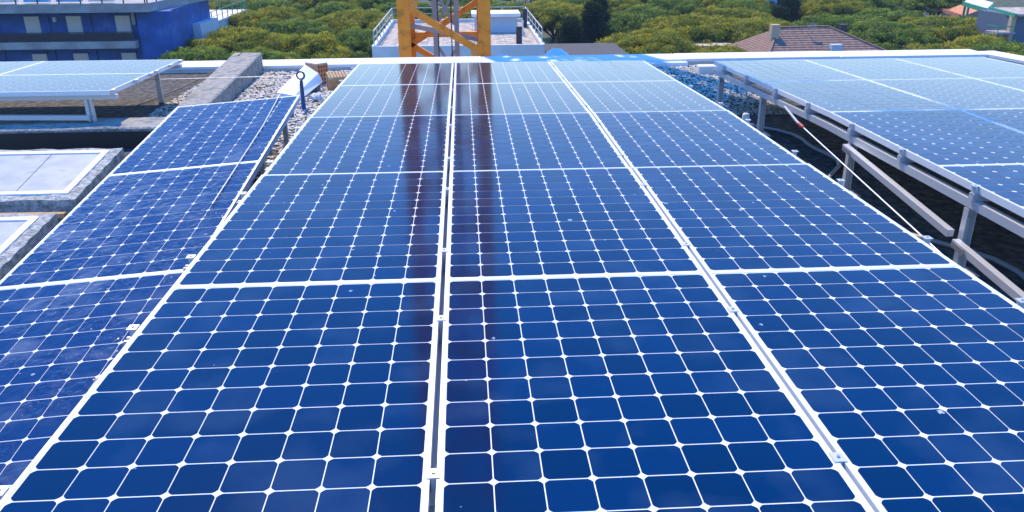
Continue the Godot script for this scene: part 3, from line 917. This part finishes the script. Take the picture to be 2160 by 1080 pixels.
func town() -> void:
	var g := MeshInstance3D.new()
	var pm := PlaneMesh.new()
	pm.size = Vector2(3000, 3000)
	g.mesh = pm; g.material_override = M.ground
	g.position = Vector3(0, GROUND, -400)
	structure(g, "ground")
	# blue apartment building
	var o := thing("apartment_building", "bright blue apartment block with grey balcony slabs", "building", Vector3(-28, GROUND, -58))
	var y := func(v: float) -> float: return v - GROUND
	boxpart(o, "wall", Vector3(-16, 0, -11), Vector3(7.0, y.call(-4.13), -1.3), M.blue_wall)
	boxpart(o, "corner_bay", Vector3(4.95, 0, -1.299), Vector3(7.3, y.call(-4.131), -0.35), M.blue_wall)
	var s := st()
	hexa(s, [Vector3(-16, y.call(-4.12), -11.5), Vector3(7.6, y.call(-4.12), -11.5), Vector3(6.1, y.call(-4.12), 0.35), Vector3(-16, y.call(-4.12), 0.35), Vector3(-16, y.call(-3.52), -11.5), Vector3(7.6, y.call(-3.52), -11.5), Vector3(6.1, y.call(-3.52), 0.35), Vector3(-16, y.call(-3.52), 0.35)])
	part(o, "roof_terrace_slab", s.commit(), M.slab_grey)
	for k in 3:
		var ty := -6.1 - k * 2.62
		boxpart(o, "balcony_slab", Vector3(-16, y.call(ty - 0.5), -1.298), Vector3(4.8, y.call(ty), 0.2), M.slab_grey)
		for j in 7:
			boxpart(o, "balcony_panel", Vector3(-16 + j * 2.96, y.call(ty) + 0.06, 0.06), Vector3(-16 + j * 2.96 + 2.86, y.call(ty) + 0.56, 0.075), M.dark_metal)
		railing(o, Vector3(-16, y.call(ty), 0.1), Vector3(4.7, y.call(ty), 0.1), 0.62, 14, M.dark_metal, true)
	for k in 3:
		for wx in [-10.8, -6.3, -2.75, 0.18, 3.6]:
			var wy: float = -5.75 - k * 2.62
			var f := boxpart(o, "window", Vector3(wx - 0.52, y.call(wy), -1.298), Vector3(wx + 0.52, y.call(wy + 1.28), -1.26), M.shutter)
			for j in 3:
				boxpart(f, "shutter_slat", Vector3(wx - 0.47, y.call(wy + 0.12 + j * 0.38), -1.259), Vector3(wx + 0.47, y.call(wy + 0.44 + j * 0.38), -1.245), M.shutter)
			boxpart(o, "window_sill", Vector3(wx - 0.62, y.call(wy - 0.09), -1.298), Vector3(wx + 0.62, y.call(wy - 0.002), -1.12), M.slab_grey)
			boxpart(o, "window_hood", Vector3(wx - 0.62, y.call(wy + 1.285), -1.298), Vector3(wx + 0.62, y.call(wy + 1.36), -1.10), M.blue_wall)
			boxpart(o, "wall_pier", Vector3(wx + 1.05, y.call(wy - 0.4), -1.297), Vector3(wx + 1.2, y.call(wy + 1.6), -1.15), M.blue_wall)
	boxpart(o, "wall_lamp", Vector3(-1.2, y.call(-4.85), -1.297), Vector3(-1.02, y.call(-4.55), -1.1), M.shutter)
	boxpart(o, "downpipe", Vector3(4.3, y.call(-5.1), -1.297), Vector3(4.55, y.call(-4.15), -1.1), M.slab_grey)
	railing(o, Vector3(-16, y.call(-3.52), 0.15), Vector3(5.9, y.call(-3.52), 0.15), 1.0, 15, M.dark_metal)
	railing(o, Vector3(6.0, y.call(-3.52), 0.0), Vector3(7.3, y.call(-3.52), -11), 1.0, 8, M.dark_metal)
	boxpart(o, "side_wing", Vector3(7.001, 0, -11), Vector3(7.6, y.call(-5.6), -6.0), M.hut_wall)
	for i in 9:
		boxpart(o, "awning_panel", Vector3(-15.6 + i * 2.2, y.call(-3.40), -0.35), Vector3(-13.9 + i * 2.2, y.call(-3.22), 0.0), M.cyan_panel if i % 3 != 2 else M.house_white)
	# flat white building among the trees
	o = thing("terrace_house", "small flat-roofed white house with fence among the pines", "house", Vector3(-25.2, GROUND, -79))
	boxpart(o, "wall", Vector3(-3.2, 0, -6), Vector3(3.2, y.call(-6.6), 8), M.house_white)
	boxpart(o, "roof", Vector3(-3.3, y.call(-6.599), -6.1), Vector3(3.3, y.call(-6.4), 8.1), M.board)
	railing(o, Vector3(3.2, y.call(-6.4), 8), Vector3(3.2, y.call(-6.4), -6), 0.9, 8, M.green_paint)
	railing(o, Vector3(-3.2, y.call(-6.4), -6), Vector3(3.1, y.call(-6.4), -6), 0.9, 5, M.green_paint)
	# white house with paved roof terrace behind the crane
	o = thing("terrace_house", "white house with paved roof terrace and stair hut behind crane", "house", Vector3(-0.3, GROUND, -54.5))
	boxpart(o, "wall", Vector3(-4.9, 0, -7.6), Vector3(5.1, y.call(-5.62), 7.3), M.house_white)
	for i in 10:
		for j in 15:
			boxpart(o, "paving_tile", Vector3(-4.88 + i * 0.996, y.call(-5.619), -7.58 + j * 0.992), Vector3(-4.90 + (i + 1) * 0.996, y.call(-5.50 + 0.006 * ((i * 7 + j * 3) % 3)), -7.60 + (j + 1) * 0.992), M.paving)
	for e in [[Vector3(-5.0, -0.5, 7.301), Vector3(5.2, 0.34, 7.5)], [Vector3(-5.0, -0.5, -7.8), Vector3(5.2, 0.34, -7.601)], [Vector3(-5.1, -0.5, -7.6), Vector3(-4.901, 0.34, 7.3)], [Vector3(5.101, -0.5, -7.6), Vector3(5.3, 0.34, 7.3)]]:
		boxpart(o, "parapet", e[0] + Vector3(0, y.call(-5.6), 0), e[1] + Vector3(0, y.call(-5.6), 0), M.house_white)
	railing(o, Vector3(-4.95, y.call(-5.26), 7.2), Vector3(-5.0, y.call(-5.26), -7.6), 0.85, 7, M.shutter)
	railing(o, Vector3(-5.0, y.call(-5.26), -7.7), Vector3(5.1, y.call(-5.26), -7.7), 0.85, 6, M.shutter)
	railing(o, Vector3(5.2, y.call(-5.26), -7.6), Vector3(5.2, y.call(-5.26), 6.5), 0.85, 6, M.shutter)
	var hut := boxpart(o, "stair_hut", Vector3(1.2, y.call(-5.49), -2.8), Vector3(4.15, y.call(-4.42), -0.6), M.hut_wall)
	boxpart(hut, "roof", Vector3(1.0, y.call(-4.419), -3.0), Vector3(4.35, y.call(-4.2), -0.3), M.house_white)
	boxpart(hut, "door", Vector3(1.5, y.call(-5.48), -0.599), Vector3(2.1, y.call(-4.7), -0.55), M.shutter)
	boxpart(o, "chimney", Vector3(3.7, y.call(-5.5), 5.0), Vector3(4.05, y.call(-4.45), 5.4), M.dark_metal)
	boxpart(o, "vent_pipe", Vector3(4.32, y.call(-5.5), 1.2), Vector3(4.44, y.call(-4.5), 1.32), M.house_white)
	boxpart(o, "chimney", Vector3(4.75, y.call(-5.5), -4.0), Vector3(5.05, y.call(-4.2), -3.6), M.dark_metal)
	boxpart(o, "annex", Vector3(5.31, 0, 1.0), Vector3(10.5, y.call(-6.3), 7.0), M.hut_wall)
	boxpart(o, "annex_roof", Vector3(5.31, y.call(-6.299), 0.8), Vector3(10.7, y.call(-6.1), 7.2), M.membrane)
	# brown hip roof house
	o = thing("tiled_house", "house with brown hipped tile roof beyond the raised array", "house", Vector3(26.2, GROUND, -58.5))
	boxpart(o, "wall", Vector3(-4.3, 0, -4), Vector3(4.8, y.call(-7.75), 4), M.house_white)
	var ey: float = y.call(-7.75); var ry: float = y.call(-5.75)
	var c0 := Vector3(-5, ey, 4.7); var c1 := Vector3(5.5, ey, 4.7); var c2 := Vector3(5.5, ey, -4.7); var c3 := Vector3(-5, ey, -4.7)
	var r0 := Vector3(-2.6, ry - 0.05, 0); var r1 := Vector3(1.2, ry, 0)
	s = st()
	quad(s, r0, r1, c1, c0); quad(s, r1, r0, c3, c2); tri(s, r1, c2, c1); tri(s, r0, c0, c3)
	quad(s, c0, c1, c2, c3)
	var rf := part(o, "roof", s.commit(), M.roof_tile)
	var courses := 16
	for f in 3:
		var lo0: Vector3 = [c0, c1, c3][f]; var lo1: Vector3 = [c1, c2, c0][f]; var hi0: Vector3 = [r0, r1, r0][f]; var hi1: Vector3 = [r1, r1, r0][f]
		for k in courses:
			var t0 := float(k) / courses; var t1 := float(k + 1) / courses
			var a := lo0.lerp(hi0, t0); var b := lo1.lerp(hi1, t0); var c := lo1.lerp(hi1, t1); var d := lo0.lerp(hi0, t1)
			s = st()
			var up := Vector3(0, 0.055, 0); var dn := Vector3(0, 0.012, 0)
			hexa(s, [a, b, c, d, a + up, b + up, c + dn, d + dn])
			part(rf, "tile_course", s.commit(), M.roof_tile)
	s = st()
	bar(s, r0, r1, 0.22, 0.22, Vector3.UP)
	for c in [c0, c1]: bar(s, (r0 if c == c0 else r1) + Vector3(0, 0.02, 0), c + Vector3(0, 0.06, 0), 0.18, 0.16, Vector3.UP)
	bar(s, r1 + Vector3(0, 0.02, 0), c2 + Vector3(0, 0.06, 0), 0.18, 0.16, Vector3.UP)
	part(rf, "ridge_tiles", s.commit(), M.roof_tile)
	boxpart(rf, "chimney", Vector3(-3.6, ry - 1.6, 0.9), Vector3(-3.0, ry + 0.35, 1.5), M.tan_wall)
	boxpart(rf, "chimney", Vector3(2.4, ry - 1.2, -0.9), Vector3(2.9, ry + 0.1, -0.4), M.dark_metal)
	boxpart(rf, "skylight_dormer", Vector3(0.3, ry - 1.5, 2.6), Vector3(1.1, ry - 0.9, 3.2), M.hut_wall)
	s = st()
	bar(s, Vector3(-0.6, ry - 0.8, 1.4), Vector3(-0.6, ry + 0.5, 1.4), 0.04, 0.04)
	for j in 5: bar(s, Vector3(-0.95 + j * 0.03, ry + 0.12 + j * 0.08, 1.4), Vector3(-0.25 - j * 0.03, ry + 0.12 + j * 0.08, 1.4), 0.03, 0.03, Vector3.UP)
	part(rf, "aerial", s.commit(), M.slab_grey)
	boxpart(o, "gable_wing", Vector3(-7.5, 0, -9), Vector3(-4.31, y.call(-7.6), -4.2), M.tan_wall)
	# tower block behind
	o = thing("grey_house", "plain grey rendered tower house among the dark trees", "house", Vector3(34.2, GROUND, -88))
	boxpart(o, "wall", Vector3(-1.6, 0, -2), Vector3(1.6, y.call(-4.2), 2), M.hut_wall)
	boxpart(o, "roof", Vector3(-1.8, y.call(-4.199), -2.2), Vector3(1.8, y.call(-4.0), 2.2), M.slab_grey)
	boxpart(o, "window", Vector3(-0.5, y.call(-7.0), 2.001), Vector3(0.5, y.call(-5.6), 2.05), M.glass_dark)
	# orange tiled villa: a long wall running away, tiled eaves on its near side
	o = thing("tiled_villa", "white villa with orange tiled eaves among olive pines", "house", Vector3(51.0, GROUND, -80.0), "", -1.851)
	boxpart(o, "wall", Vector3(-8.6, 0, -2.6), Vector3(0, y.call(-7.35), 0), M.house_white)
	s = st()
	hexa(s, [Vector3(-8.8, y.call(-7.349), -2.9), Vector3(0.2, y.call(-7.349), -2.9), Vector3(0.2, y.call(-7.349), 0.25), Vector3(-8.8, y.call(-7.349), 0.25), Vector3(-8.6, y.call(-6.75), -1.5), Vector3(0.0, y.call(-6.75), -1.5), Vector3(0.0, y.call(-6.75), -1.2), Vector3(-8.6, y.call(-6.75), -1.2)])
	var rv := part(o, "roof", s.commit(), M.orange_tile)
	for i in 14:
		boxpart(rv, "eave_tile", Vector3(-8.75 + i * 0.64, y.call(-7.5), 0.255), Vector3(-8.35 + i * 0.64, y.call(-7.15), 0.5), M.orange_tile)
	boxpart(o, "arched_window", Vector3(-5.2, y.call(-8.6), 0.001), Vector3(-3.4, y.call(-7.9), 0.05), M.glass_dark)
	# pavilion with white roof sheets and green gutter
	o = thing("green_pavilion", "open pavilion with white roof sheets and green steel gutter", "building", Vector3(47.1, GROUND, -72.3))
	var g0 := Vector3(0.97, y.call(-5.5), -3.3); var g1 := Vector3(-0.92, y.call(-5.5), 3.4); var bk := Vector3(2.9, 0.12, -3.8)
	var q0 := g0
	for i in 6:
		var p0 := g0.lerp(g1, i / 6.0 + 0.004); var p1 := g0.lerp(g1, (i + 1) / 6.0 - 0.004)
		s = st()
		var dn := Vector3(0, -0.09, 0)
		hexa(s, [p0 + dn, p1 + dn, p1 + bk + dn, p0 + bk + dn, p0, p1, p1 + bk, p0 + bk])
		part(o, "roof_sheet", s.commit(), M.coping)
	s = st(); bar(s, g0 + Vector3(-0.12, -0.2, 0), g1 + Vector3(-0.12, -0.2, 0), 0.36, 0.16, Vector3.UP); part(o, "gutter", s.commit(), M.green_paint)
	s = st(); bar(s, g1 + Vector3(0, -0.19, 0.1), g1 + bk + Vector3(0, -0.19, 0.1), 0.2, 0.12, Vector3.UP); part(o, "gutter", s.commit(), M.green_paint)
	for c in [g0 + Vector3(0.2, 0, -0.1), g1 + Vector3(0.2, 0, -0.4), g0 + bk * 0.92, g1 + bk * 0.92]:
		boxpart(o, "column", Vector3(c.x - 0.08, 0, c.z - 0.08), Vector3(c.x + 0.08, y.call(-5.6), c.z + 0.08), M.green_paint)
	# house with green trim
	o = thing("trimmed_house", "dark house corner with tan pillar, green gutter and balcony rail", "house", Vector3(43.4, GROUND, -61.0))
	boxpart(o, "wall", Vector3(0.2, 0, -5.0), Vector3(6.0, y.call(-5.36), 0.0), M.blue_grey)
	boxpart(o, "pillar", Vector3(-0.16, 0, -0.3), Vector3(0.199, y.call(-5.36), 0.1), M.tan_wall)
	s = st()
	hexa(s, [Vector3(1.35, y.call(-5.359), -5.2), Vector3(6.4, y.call(-5.359), -5.2), Vector3(6.2, y.call(-5.359), 0.5), Vector3(-0.15, y.call(-5.359), 0.5), Vector3(1.35, y.call(-5.2), -5.2), Vector3(6.4, y.call(-5.2), -5.2), Vector3(6.2, y.call(-5.2), 0.5), Vector3(-0.15, y.call(-5.2), 0.5)])
	part(o, "roof", s.commit(), M.paving)
	s = st(); bar(s, Vector3(1.28, y.call(-5.28), -5.2), Vector3(-0.25, y.call(-5.28), 0.6), 0.26, 0.16, Vector3.UP); part(o, "gutter", s.commit(), M.green_paint)
	boxpart(o, "balcony_slab", Vector3(-1.3, y.call(-6.75), -1.2), Vector3(0.19, y.call(-6.58), 0.35), M.slab_grey)
	s = st(); bar(s, Vector3(-1.25, y.call(-6.15), 0.3), Vector3(0.15, y.call(-6.15), 0.3), 0.07, 0.07, Vector3.UP); bar(s, Vector3(-1.25, y.call(-6.57), 0.3), Vector3(-1.25, y.call(-6.15), 0.3), 0.05, 0.05)
	bar(s, Vector3(-1.25, y.call(-6.15), 0.28), Vector3(-1.25, y.call(-6.15), -1.15), 0.07, 0.07, Vector3.UP); part(o, "balcony_rail", s.commit(), M.green_paint)
	boxpart(o, "window", Vector3(2.2, y.call(-7.2), 0.001), Vector3(3.4, y.call(-6.0), 0.05), M.glass_dark)

# ---------------------------------------------------------------- trees
func crown_mesh(rad: float, hgt: float, puffs: int, leaves: int, cols: Array, seed_: int, cone := false) -> ArrayMesh:
	var r := RandomNumberGenerator.new()
	r.seed = seed_
	var n := FastNoiseLite.new()
	n.seed = seed_; n.frequency = 0.35
	var lobes := []
	if not cone:
		for i in 17:
			var a := i * 2.399963 + r.randf_range(-0.25, 0.25)
			var q := sqrt((i + 0.5) / 17.0)
			var lr := rad * r.randf_range(0.30, 0.44)
			lobes.append([Vector3(cos(a) * q * (rad - lr * 0.7), sqrt(maxf(0.02, 1.0 - q * q * 0.95)) * (hgt - lr * 0.62) + r.randf_range(-0.25, 0.2), sin(a) * q * (rad - lr * 0.7)), lr])
	var vs := PackedVector3Array(); var ns := PackedVector3Array(); var cs := PackedColorArray()
	for i in puffs:
		var c: Vector3
		if cone:
			var a := r.randf() * TAU
			var t := pow(r.randf(), 0.75)
			var rr := rad * (1.0 - t * 0.85) * (0.55 + 0.45 * sqrt(r.randf()))
			c = Vector3(cos(a) * rr, t * hgt, sin(a) * rr)
		else:
			var l: Array = lobes[r.randi() % lobes.size()]
			var d := Vector3(r.randfn(), r.randfn() * 0.7 + 0.55, r.randfn()).normalized()
			c = l[0] + d * Vector3(1, 0.68, 1) * float(l[1]) * r.randf_range(0.72, 1.0)
		var pr := r.randf_range(0.30, 0.72)
		var tone: float = r.randf()
		var base: Color = cols[0].lerp(cols[1], tone)
		for k in leaves:
			var d := Vector3(r.randfn(), r.randfn() * 0.8 + 0.35, r.randfn()).normalized()
			var p := c + d * pr * r.randf_range(0.45, 1.05) * Vector3(1.15, 0.7, 1.15)
			var u := d.cross(Vector3(r.randfn(), r.randfn(), r.randfn())).normalized()
			var v := (d.cross(u) + d * r.randf_range(-0.2, 0.8)).normalized()
			var sz := r.randf_range(0.045, 0.11)
			var cc := base * r.randf_range(0.78, 1.22)
			cc.a = 1
			var nn := (d + Vector3(r.randfn(), r.randfn(), r.randfn()) * 0.3).normalized()
			for w in [p - u * sz * 0.5, p + v * sz * 1.8, p + u * sz * 0.5, p - u * sz * 0.5, p + u * sz * 0.5, p - v * sz * 0.7]:
				vs.append(w); ns.append(nn); cs.append(cc)
	var arr := []
	arr.resize(Mesh.ARRAY_MAX)
	arr[Mesh.ARRAY_VERTEX] = vs; arr[Mesh.ARRAY_NORMAL] = ns; arr[Mesh.ARRAY_COLOR] = cs
	var m := ArrayMesh.new()
	m.add_surface_from_arrays(Mesh.PRIMITIVE_TRIANGLES, arr)
	return m

func trunk_mesh(h: float, rad: float, spread: float, seed_: int) -> ArrayMesh:
	var r := RandomNumberGenerator.new()
	r.seed = seed_
	var s := st()
	var segs := 5
	var prev := Vector3.ZERO
	for i in segs:
		var nx := Vector3(r.randf_range(-0.15, 0.15), h * (i + 1) / segs, r.randf_range(-0.15, 0.15))
		tube(s, [prev, nx], rad * (1.0 - 0.5 * i / segs), 8)
		prev = nx
	for k in 9:
		var a := TAU * k / 9 + r.randf_range(-0.3, 0.3)
		var e := prev + Vector3(cos(a) * spread * r.randf_range(0.5, 0.9), r.randf_range(0.6, 1.7), sin(a) * spread * r.randf_range(0.5, 0.9))
		var mid := prev.lerp(e, 0.5) + Vector3(0, 0.25, 0)
		tube(s, [prev - Vector3(0, r.randf() * 0.8, 0), mid], rad * 0.35, 6)
		tube(s, [mid, e], rad * 0.2, 5)
	return s.commit()

func trees() -> void:
	var olive := [Color(0.155, 0.205, 0.035), Color(0.400, 0.380, 0.055)]
	var green := [Color(0.095, 0.190, 0.040), Color(0.270, 0.340, 0.068)]
	var dark := [Color(0.010, 0.028, 0.014), Color(0.040, 0.070, 0.026)]
	var crowns := [crown_mesh(4.4, 2.5, 430, 210, olive, 1), crown_mesh(3.8, 2.8, 380, 210, green, 2), crown_mesh(4.6, 2.3, 440, 210, olive, 3), crown_mesh(4.0, 3.0, 400, 210, green, 4), crown_mesh(3.4, 3.3, 330, 210, [Color(0.28, 0.31, 0.040), Color(0.50, 0.46, 0.06)], 8)]
	var cone := crown_mesh(2.3, 8.0, 240, 120, dark, 5, true)
	var trunks := [trunk_mesh(6.3, 0.24, 3.6, 6), trunk_mesh(6.0, 0.22, 3.0, 7)]
	# x, z, top of crown, kind, label
	var list := [
		[-18.8, -56.5, -6.3, 1, "broad green pine crown right beside the blue apartment block"],
		[-13.6, -55.5, -6.6, 3, "green pine crown behind the sloping concrete beam"],
		[-9.3, -53.0, -6.7, 0, "olive pine crown behind the hollow bricks"],
		[-17.6, -63.5, -6.0, 0, "olive pine crown behind the pine by the blue block"],
		[-11.8, -62.5, -6.2, 4, "bright yellow green crown in middle of the wood"],
		[-7.6, -66.5, -6.4, 3, "green pine crown against railing of the crane-side house"],
		[-20.5, -68.5, -6.4, 4, "green pine crown below the flat white house"],
		[-14.8, -71.0, -5.9, 1, "green pine crown deep in the wood"],
		[-9.6, -76.5, -5.9, 0, "olive pine crown behind the terrace house corner"],
		[-18.2, -79.5, -5.8, 2, "olive pine crown next to fence of flat white house"],
		[-13.0, -85.0, -5.7, 3, "green pine crown at the back of the wood"],
		[-20.5, -89.0, -5.6, 1, "green pine crown behind the flat white house"],
		[-6.0, -86.0, -5.8, 1, "green pine crown behind the crane legs"],
		[-28.0, -95.0, -5.4, 2, "olive pine crown far beyond the blue block"],
		[-16.0, -96.0, -5.3, 0, "olive pine crown at the far edge of wood"],
		[-9.0, -97.0, -5.2, 3, "green pine crown far behind the olive ones"],
		[0.5, -79.0, -5.9, 0, "olive pine crown behind roof terrace railing"],
		[5.0, -84.0, -5.8, 3, "green pine crown behind the stair hut"],
		[9.0, -80.0, -5.6, 2, "olive pine crown behind terrace house chimney"],
		[1.0, -93.0, -5.4, 1, "green pine crown far behind the terrace house"],
		[14.6, -61.0, -6.2, 2, "broad olive pine crown beside the dark cypress trees"],
		[18.2, -57.2, -6.9, 0, "lower olive pine crown in front of the broad one"],
		[19.8, -68.5, -5.9, 0, "tall olive pine crown behind the broad one"],
		[24.6, -67.5, -6.1, 2, "olive pine crown left behind the brown roof"],
		[28.0, -80.0, -5.5, 3, "green pine crown in front of grey tower house"],
		[22.0, -84.0, -5.4, 1, "green pine crown far behind olive pines"],
		[33.0, -70.5, -6.0, 1, "green pine crown behind ridge of brown roof"],
		[36.0, -66.0, -6.2, 3, "dense green pine crown beside the brown roof"],
		[40.5, -75.0, -5.9, 1, "green pine crown in front of orange tiled villa"],
		[35.2, -56.5, -7.0, 0, "broad olive pine crown along the raised array"],
		[40.8, -60.5, -6.7, 4, "wide sunny olive pine crown below the villa"],
		[38.4, -52.0, -7.1, 2, "olive pine crown beside the side parapet corner"],
		[32.3, -51.2, -7.6, 3, "low green pine crown close to brown house eaves"],
		[42.2, -68.5, -6.2, 0, "olive pine crown between villa and pavilion"],
		[44.2, -55.5, -6.5, 3, "green pine crown below the balcony with green rail"],
		[53.5, -70.0, -6.0, 2, "olive pine crown behind the house with tan pillar"],
		[44.0, -88.0, -5.2, 3, "green pine crown far behind the orange villa"],
		[54.0, -90.0, -5.0, 1, "green pine crown farthest beyond the pavilion"],
		[36.0, -96.0, -5.0, 0, "olive pine crown far behind grey tower house"],
		[13.0, -95.0, -5.2, 3, "green pine crown far behind dark cypress trees"],
		[-35.1, -107.4, -4.6, 1, "distant pine crown seen beyond the blue apartment block roof"],
		[-31.4, -122.9, -3.9, 3, "farthest pine crown on the line beyond the blue apartment block roof"],
		[-24.3, -117.2, -4.4, 2, "distant pine crown seen beyond the flat white house fence"],
		[-23.1, -129.5, -4.0, 0, "farthest pine crown on the line beyond the flat white house fence"],
		[-18.3, -107.5, -4.7, 3, "distant pine crown seen beyond the back of the wood"],
		[-11.3, -133.6, -3.6, 1, "farthest pine crown on the line beyond the back of the wood"],
		[-1.8, -108.7, -4.7, 0, "distant pine crown seen beyond the crane mast"],
		[1.5, -132.2, -3.6, 2, "farthest pine crown on the line beyond the crane mast"],
		[7.5, -107.2, -4.5, 1, "distant pine crown seen beyond the stair hut roof"],
		[10.7, -129.1, -4.1, 3, "farthest pine crown on the line beyond the stair hut roof"],
		[13.9, -107.3, -4.2, 2, "distant pine crown seen beyond the terrace house"],
		[19.5, -129.7, -4.0, 0, "farthest pine crown on the line beyond the terrace house"],
		[22.6, -114.0, -4.3, 3, "distant pine crown seen beyond the cypress tops"],
		[26.4, -129.1, -3.9, 1, "farthest pine crown on the line beyond the cypress tops"],
		[30.4, -112.0, -4.8, 0, "distant pine crown seen beyond the grey tower house"],
		[33.2, -133.4, -4.2, 2, "farthest pine crown on the line beyond the grey tower house"],
		[37.2, -114.8, -4.7, 1, "distant pine crown seen beyond the brown roof ridge"],
		[43.1, -128.6, -4.0, 3, "farthest pine crown on the line beyond the brown roof ridge"],
		[51.0, -108.7, -4.6, 2, "distant pine crown seen beyond the orange villa"],
		[51.8, -130.9, -4.0, 0, "farthest pine crown on the line beyond the orange villa"],
		[57.4, -116.5, -4.7, 3, "distant pine crown seen beyond the pavilion roof"],
		[62.2, -134.7, -4.1, 1, "farthest pine crown on the line beyond the pavilion roof"],
		[64.2, -109.2, -4.4, 0, "distant pine crown seen beyond the green pavilion"],
		[70.5, -125.3, -4.0, 2, "farthest pine crown on the line beyond the green pavilion"],
		[11.0, -88.0, -5.6, 1, "green pine crown between the cypresses and the far wood"],
		[15.3, -83.5, -5.5, 0, "olive pine crown right behind the dark cypresses"],
		[40.6, -56.8, -6.7, 1, "green pine crown between side parapet corner and trimmed house"],
		[17.5, -77.0, -5.8, 3, "green pine crown behind the tall olive pine"],
		[25.5, -75.0, -5.8, 0, "olive pine crown before the grey tower house"],
		[30.2, -88.0, -5.3, 2, "olive pine crown beside the grey tower house"],
		[38.5, -83.0, -5.5, 0, "olive pine crown behind ridge pines"],
		[49.5, -97.0, -4.9, 3, "green pine crown far behind the villa roof"],
		[-25.5, -100.0, -5.0, 3, "green pine crown behind flat white house roof"],
		[20.5, -98.0, -5.0, 0, "olive pine crown at far edge of the right wood"],
		[29.0, -97.0, -4.9, 3, "green pine crown at far edge behind brown roof"],
		[42.0, -68.0, -6.3, 3, "green pine crown just below the orange villa"],
	]
	var i := 0
	for t in list:
		i += 1
		var o := thing("pine_tree", t[4], "tree", Vector3(t[0], GROUND, t[1]), "umbrella pines around the houses")
		var k: int = t[3]
		var h: float = [2.5, 2.8, 2.3, 3.0, 3.3][k]
		part(o, "trunk", trunks[i % 2], M.bark)
		var c := part(o, "crown", crowns[k], M.leaf, Vector3(0, t[2] - GROUND - h * 1.08, 0))
		c.rotation.y = i * 1.7
		var sc := 0.92 + 0.05 * (i % 5)
		c.scale = Vector3(sc, 1, sc)
	for t in [[9.2, -68.0, 8.7, "dark cypress beside the terrace house annex"], [11.6, -71.5, 9.6, "tall dark cypress with ragged top behind the annex"], [10.2, -61.0, 6.2, "short dark cypress in front of the tall ones"], [30.5, -76.5, 8.6, "dark cypress in front of the grey tower house"], [33.6, -82.0, 9.4, "dark cypress against the grey tower wall"], [13.2, -78.0, 9.8, "dark cypress behind the broad olive pine"]]:
		var o := thing("cypress_tree", t[3], "tree", Vector3(t[0], GROUND, t[1]), "dark cypresses")
		part(o, "trunk", trunks[1], M.bark).scale = Vector3(0.7, 0.5, 0.7)
		var c := part(o, "crown", cone, M.leaf, Vector3(0, 0.9, 0))
		c.scale = Vector3(1, (t[2] - 0.9) / 8.0, 1)
		c.rotation.y = t[0]
	# low shrubs at the foot of the wood
	var shrub := crown_mesh(2.2, 1.5, 90, 110, green, 9)
	for t in [[12.6, -54.0, "leafy shrub in sun beside the annex"], [15.5, -52.0, "rounded shrub below the lower olive pine"], [22.0, -52.5, "rounded shrub before the brown house wall"], [8.4, -66.5, "shrub in shade at the annex corner"], [12.0, -66.0, "leafy garden shrub growing near the cypress feet"], [11.5, -57.5, "leafy garden shrub growing near the annex wall"], [13.0, -56.5, "leafy garden shrub growing near the broad olive pine"], [20.5, -61.5, "leafy garden shrub growing near the lower olive pine"], [16.0, -66.0, "leafy garden shrub growing near the tall olive pine"], [20.5, -65.0, "leafy garden shrub growing near the brown house wing"], [22.0, -72.0, "leafy garden shrub growing near the brown roof gable"], [31.0, -66.0, "leafy garden shrub growing near the ridge pines"], [38.5, -70.5, "leafy garden shrub growing near the dense green pine"], [43.5, -72.5, "leafy garden shrub growing near the villa corner"], [47.0, -71.0, "leafy garden shrub growing near the villa terrace"], [42.0, -50.0, "leafy garden shrub growing near the pavilion columns"], [36.5, -62.0, "leafy garden shrub growing near the sunny olive pine"], [31.5, -84.0, "leafy garden shrub growing near the tower house door"], [7.5, -74.0, "leafy garden shrub growing near the terrace house side"], [14.5, -74.0, "leafy garden shrub growing near the cypress tops"]]:
		var o := thing("garden_shrub", t[2], "shrub", Vector3(t[0], GROUND, t[1]), "garden shrubs")
		part(o, "stem", trunks[1], M.bark).scale = Vector3(0.5, 0.75, 0.5)
		part(o, "crown", shrub, M.leaf, Vector3(0, 4.4, 0))

func _ready() -> void:
	rng.seed = 7
	setup()
	materials()
	roof()
	town()
	crane()
	arrays()
	array_supports()
	trees()
	gravel()
	roof_clutter()
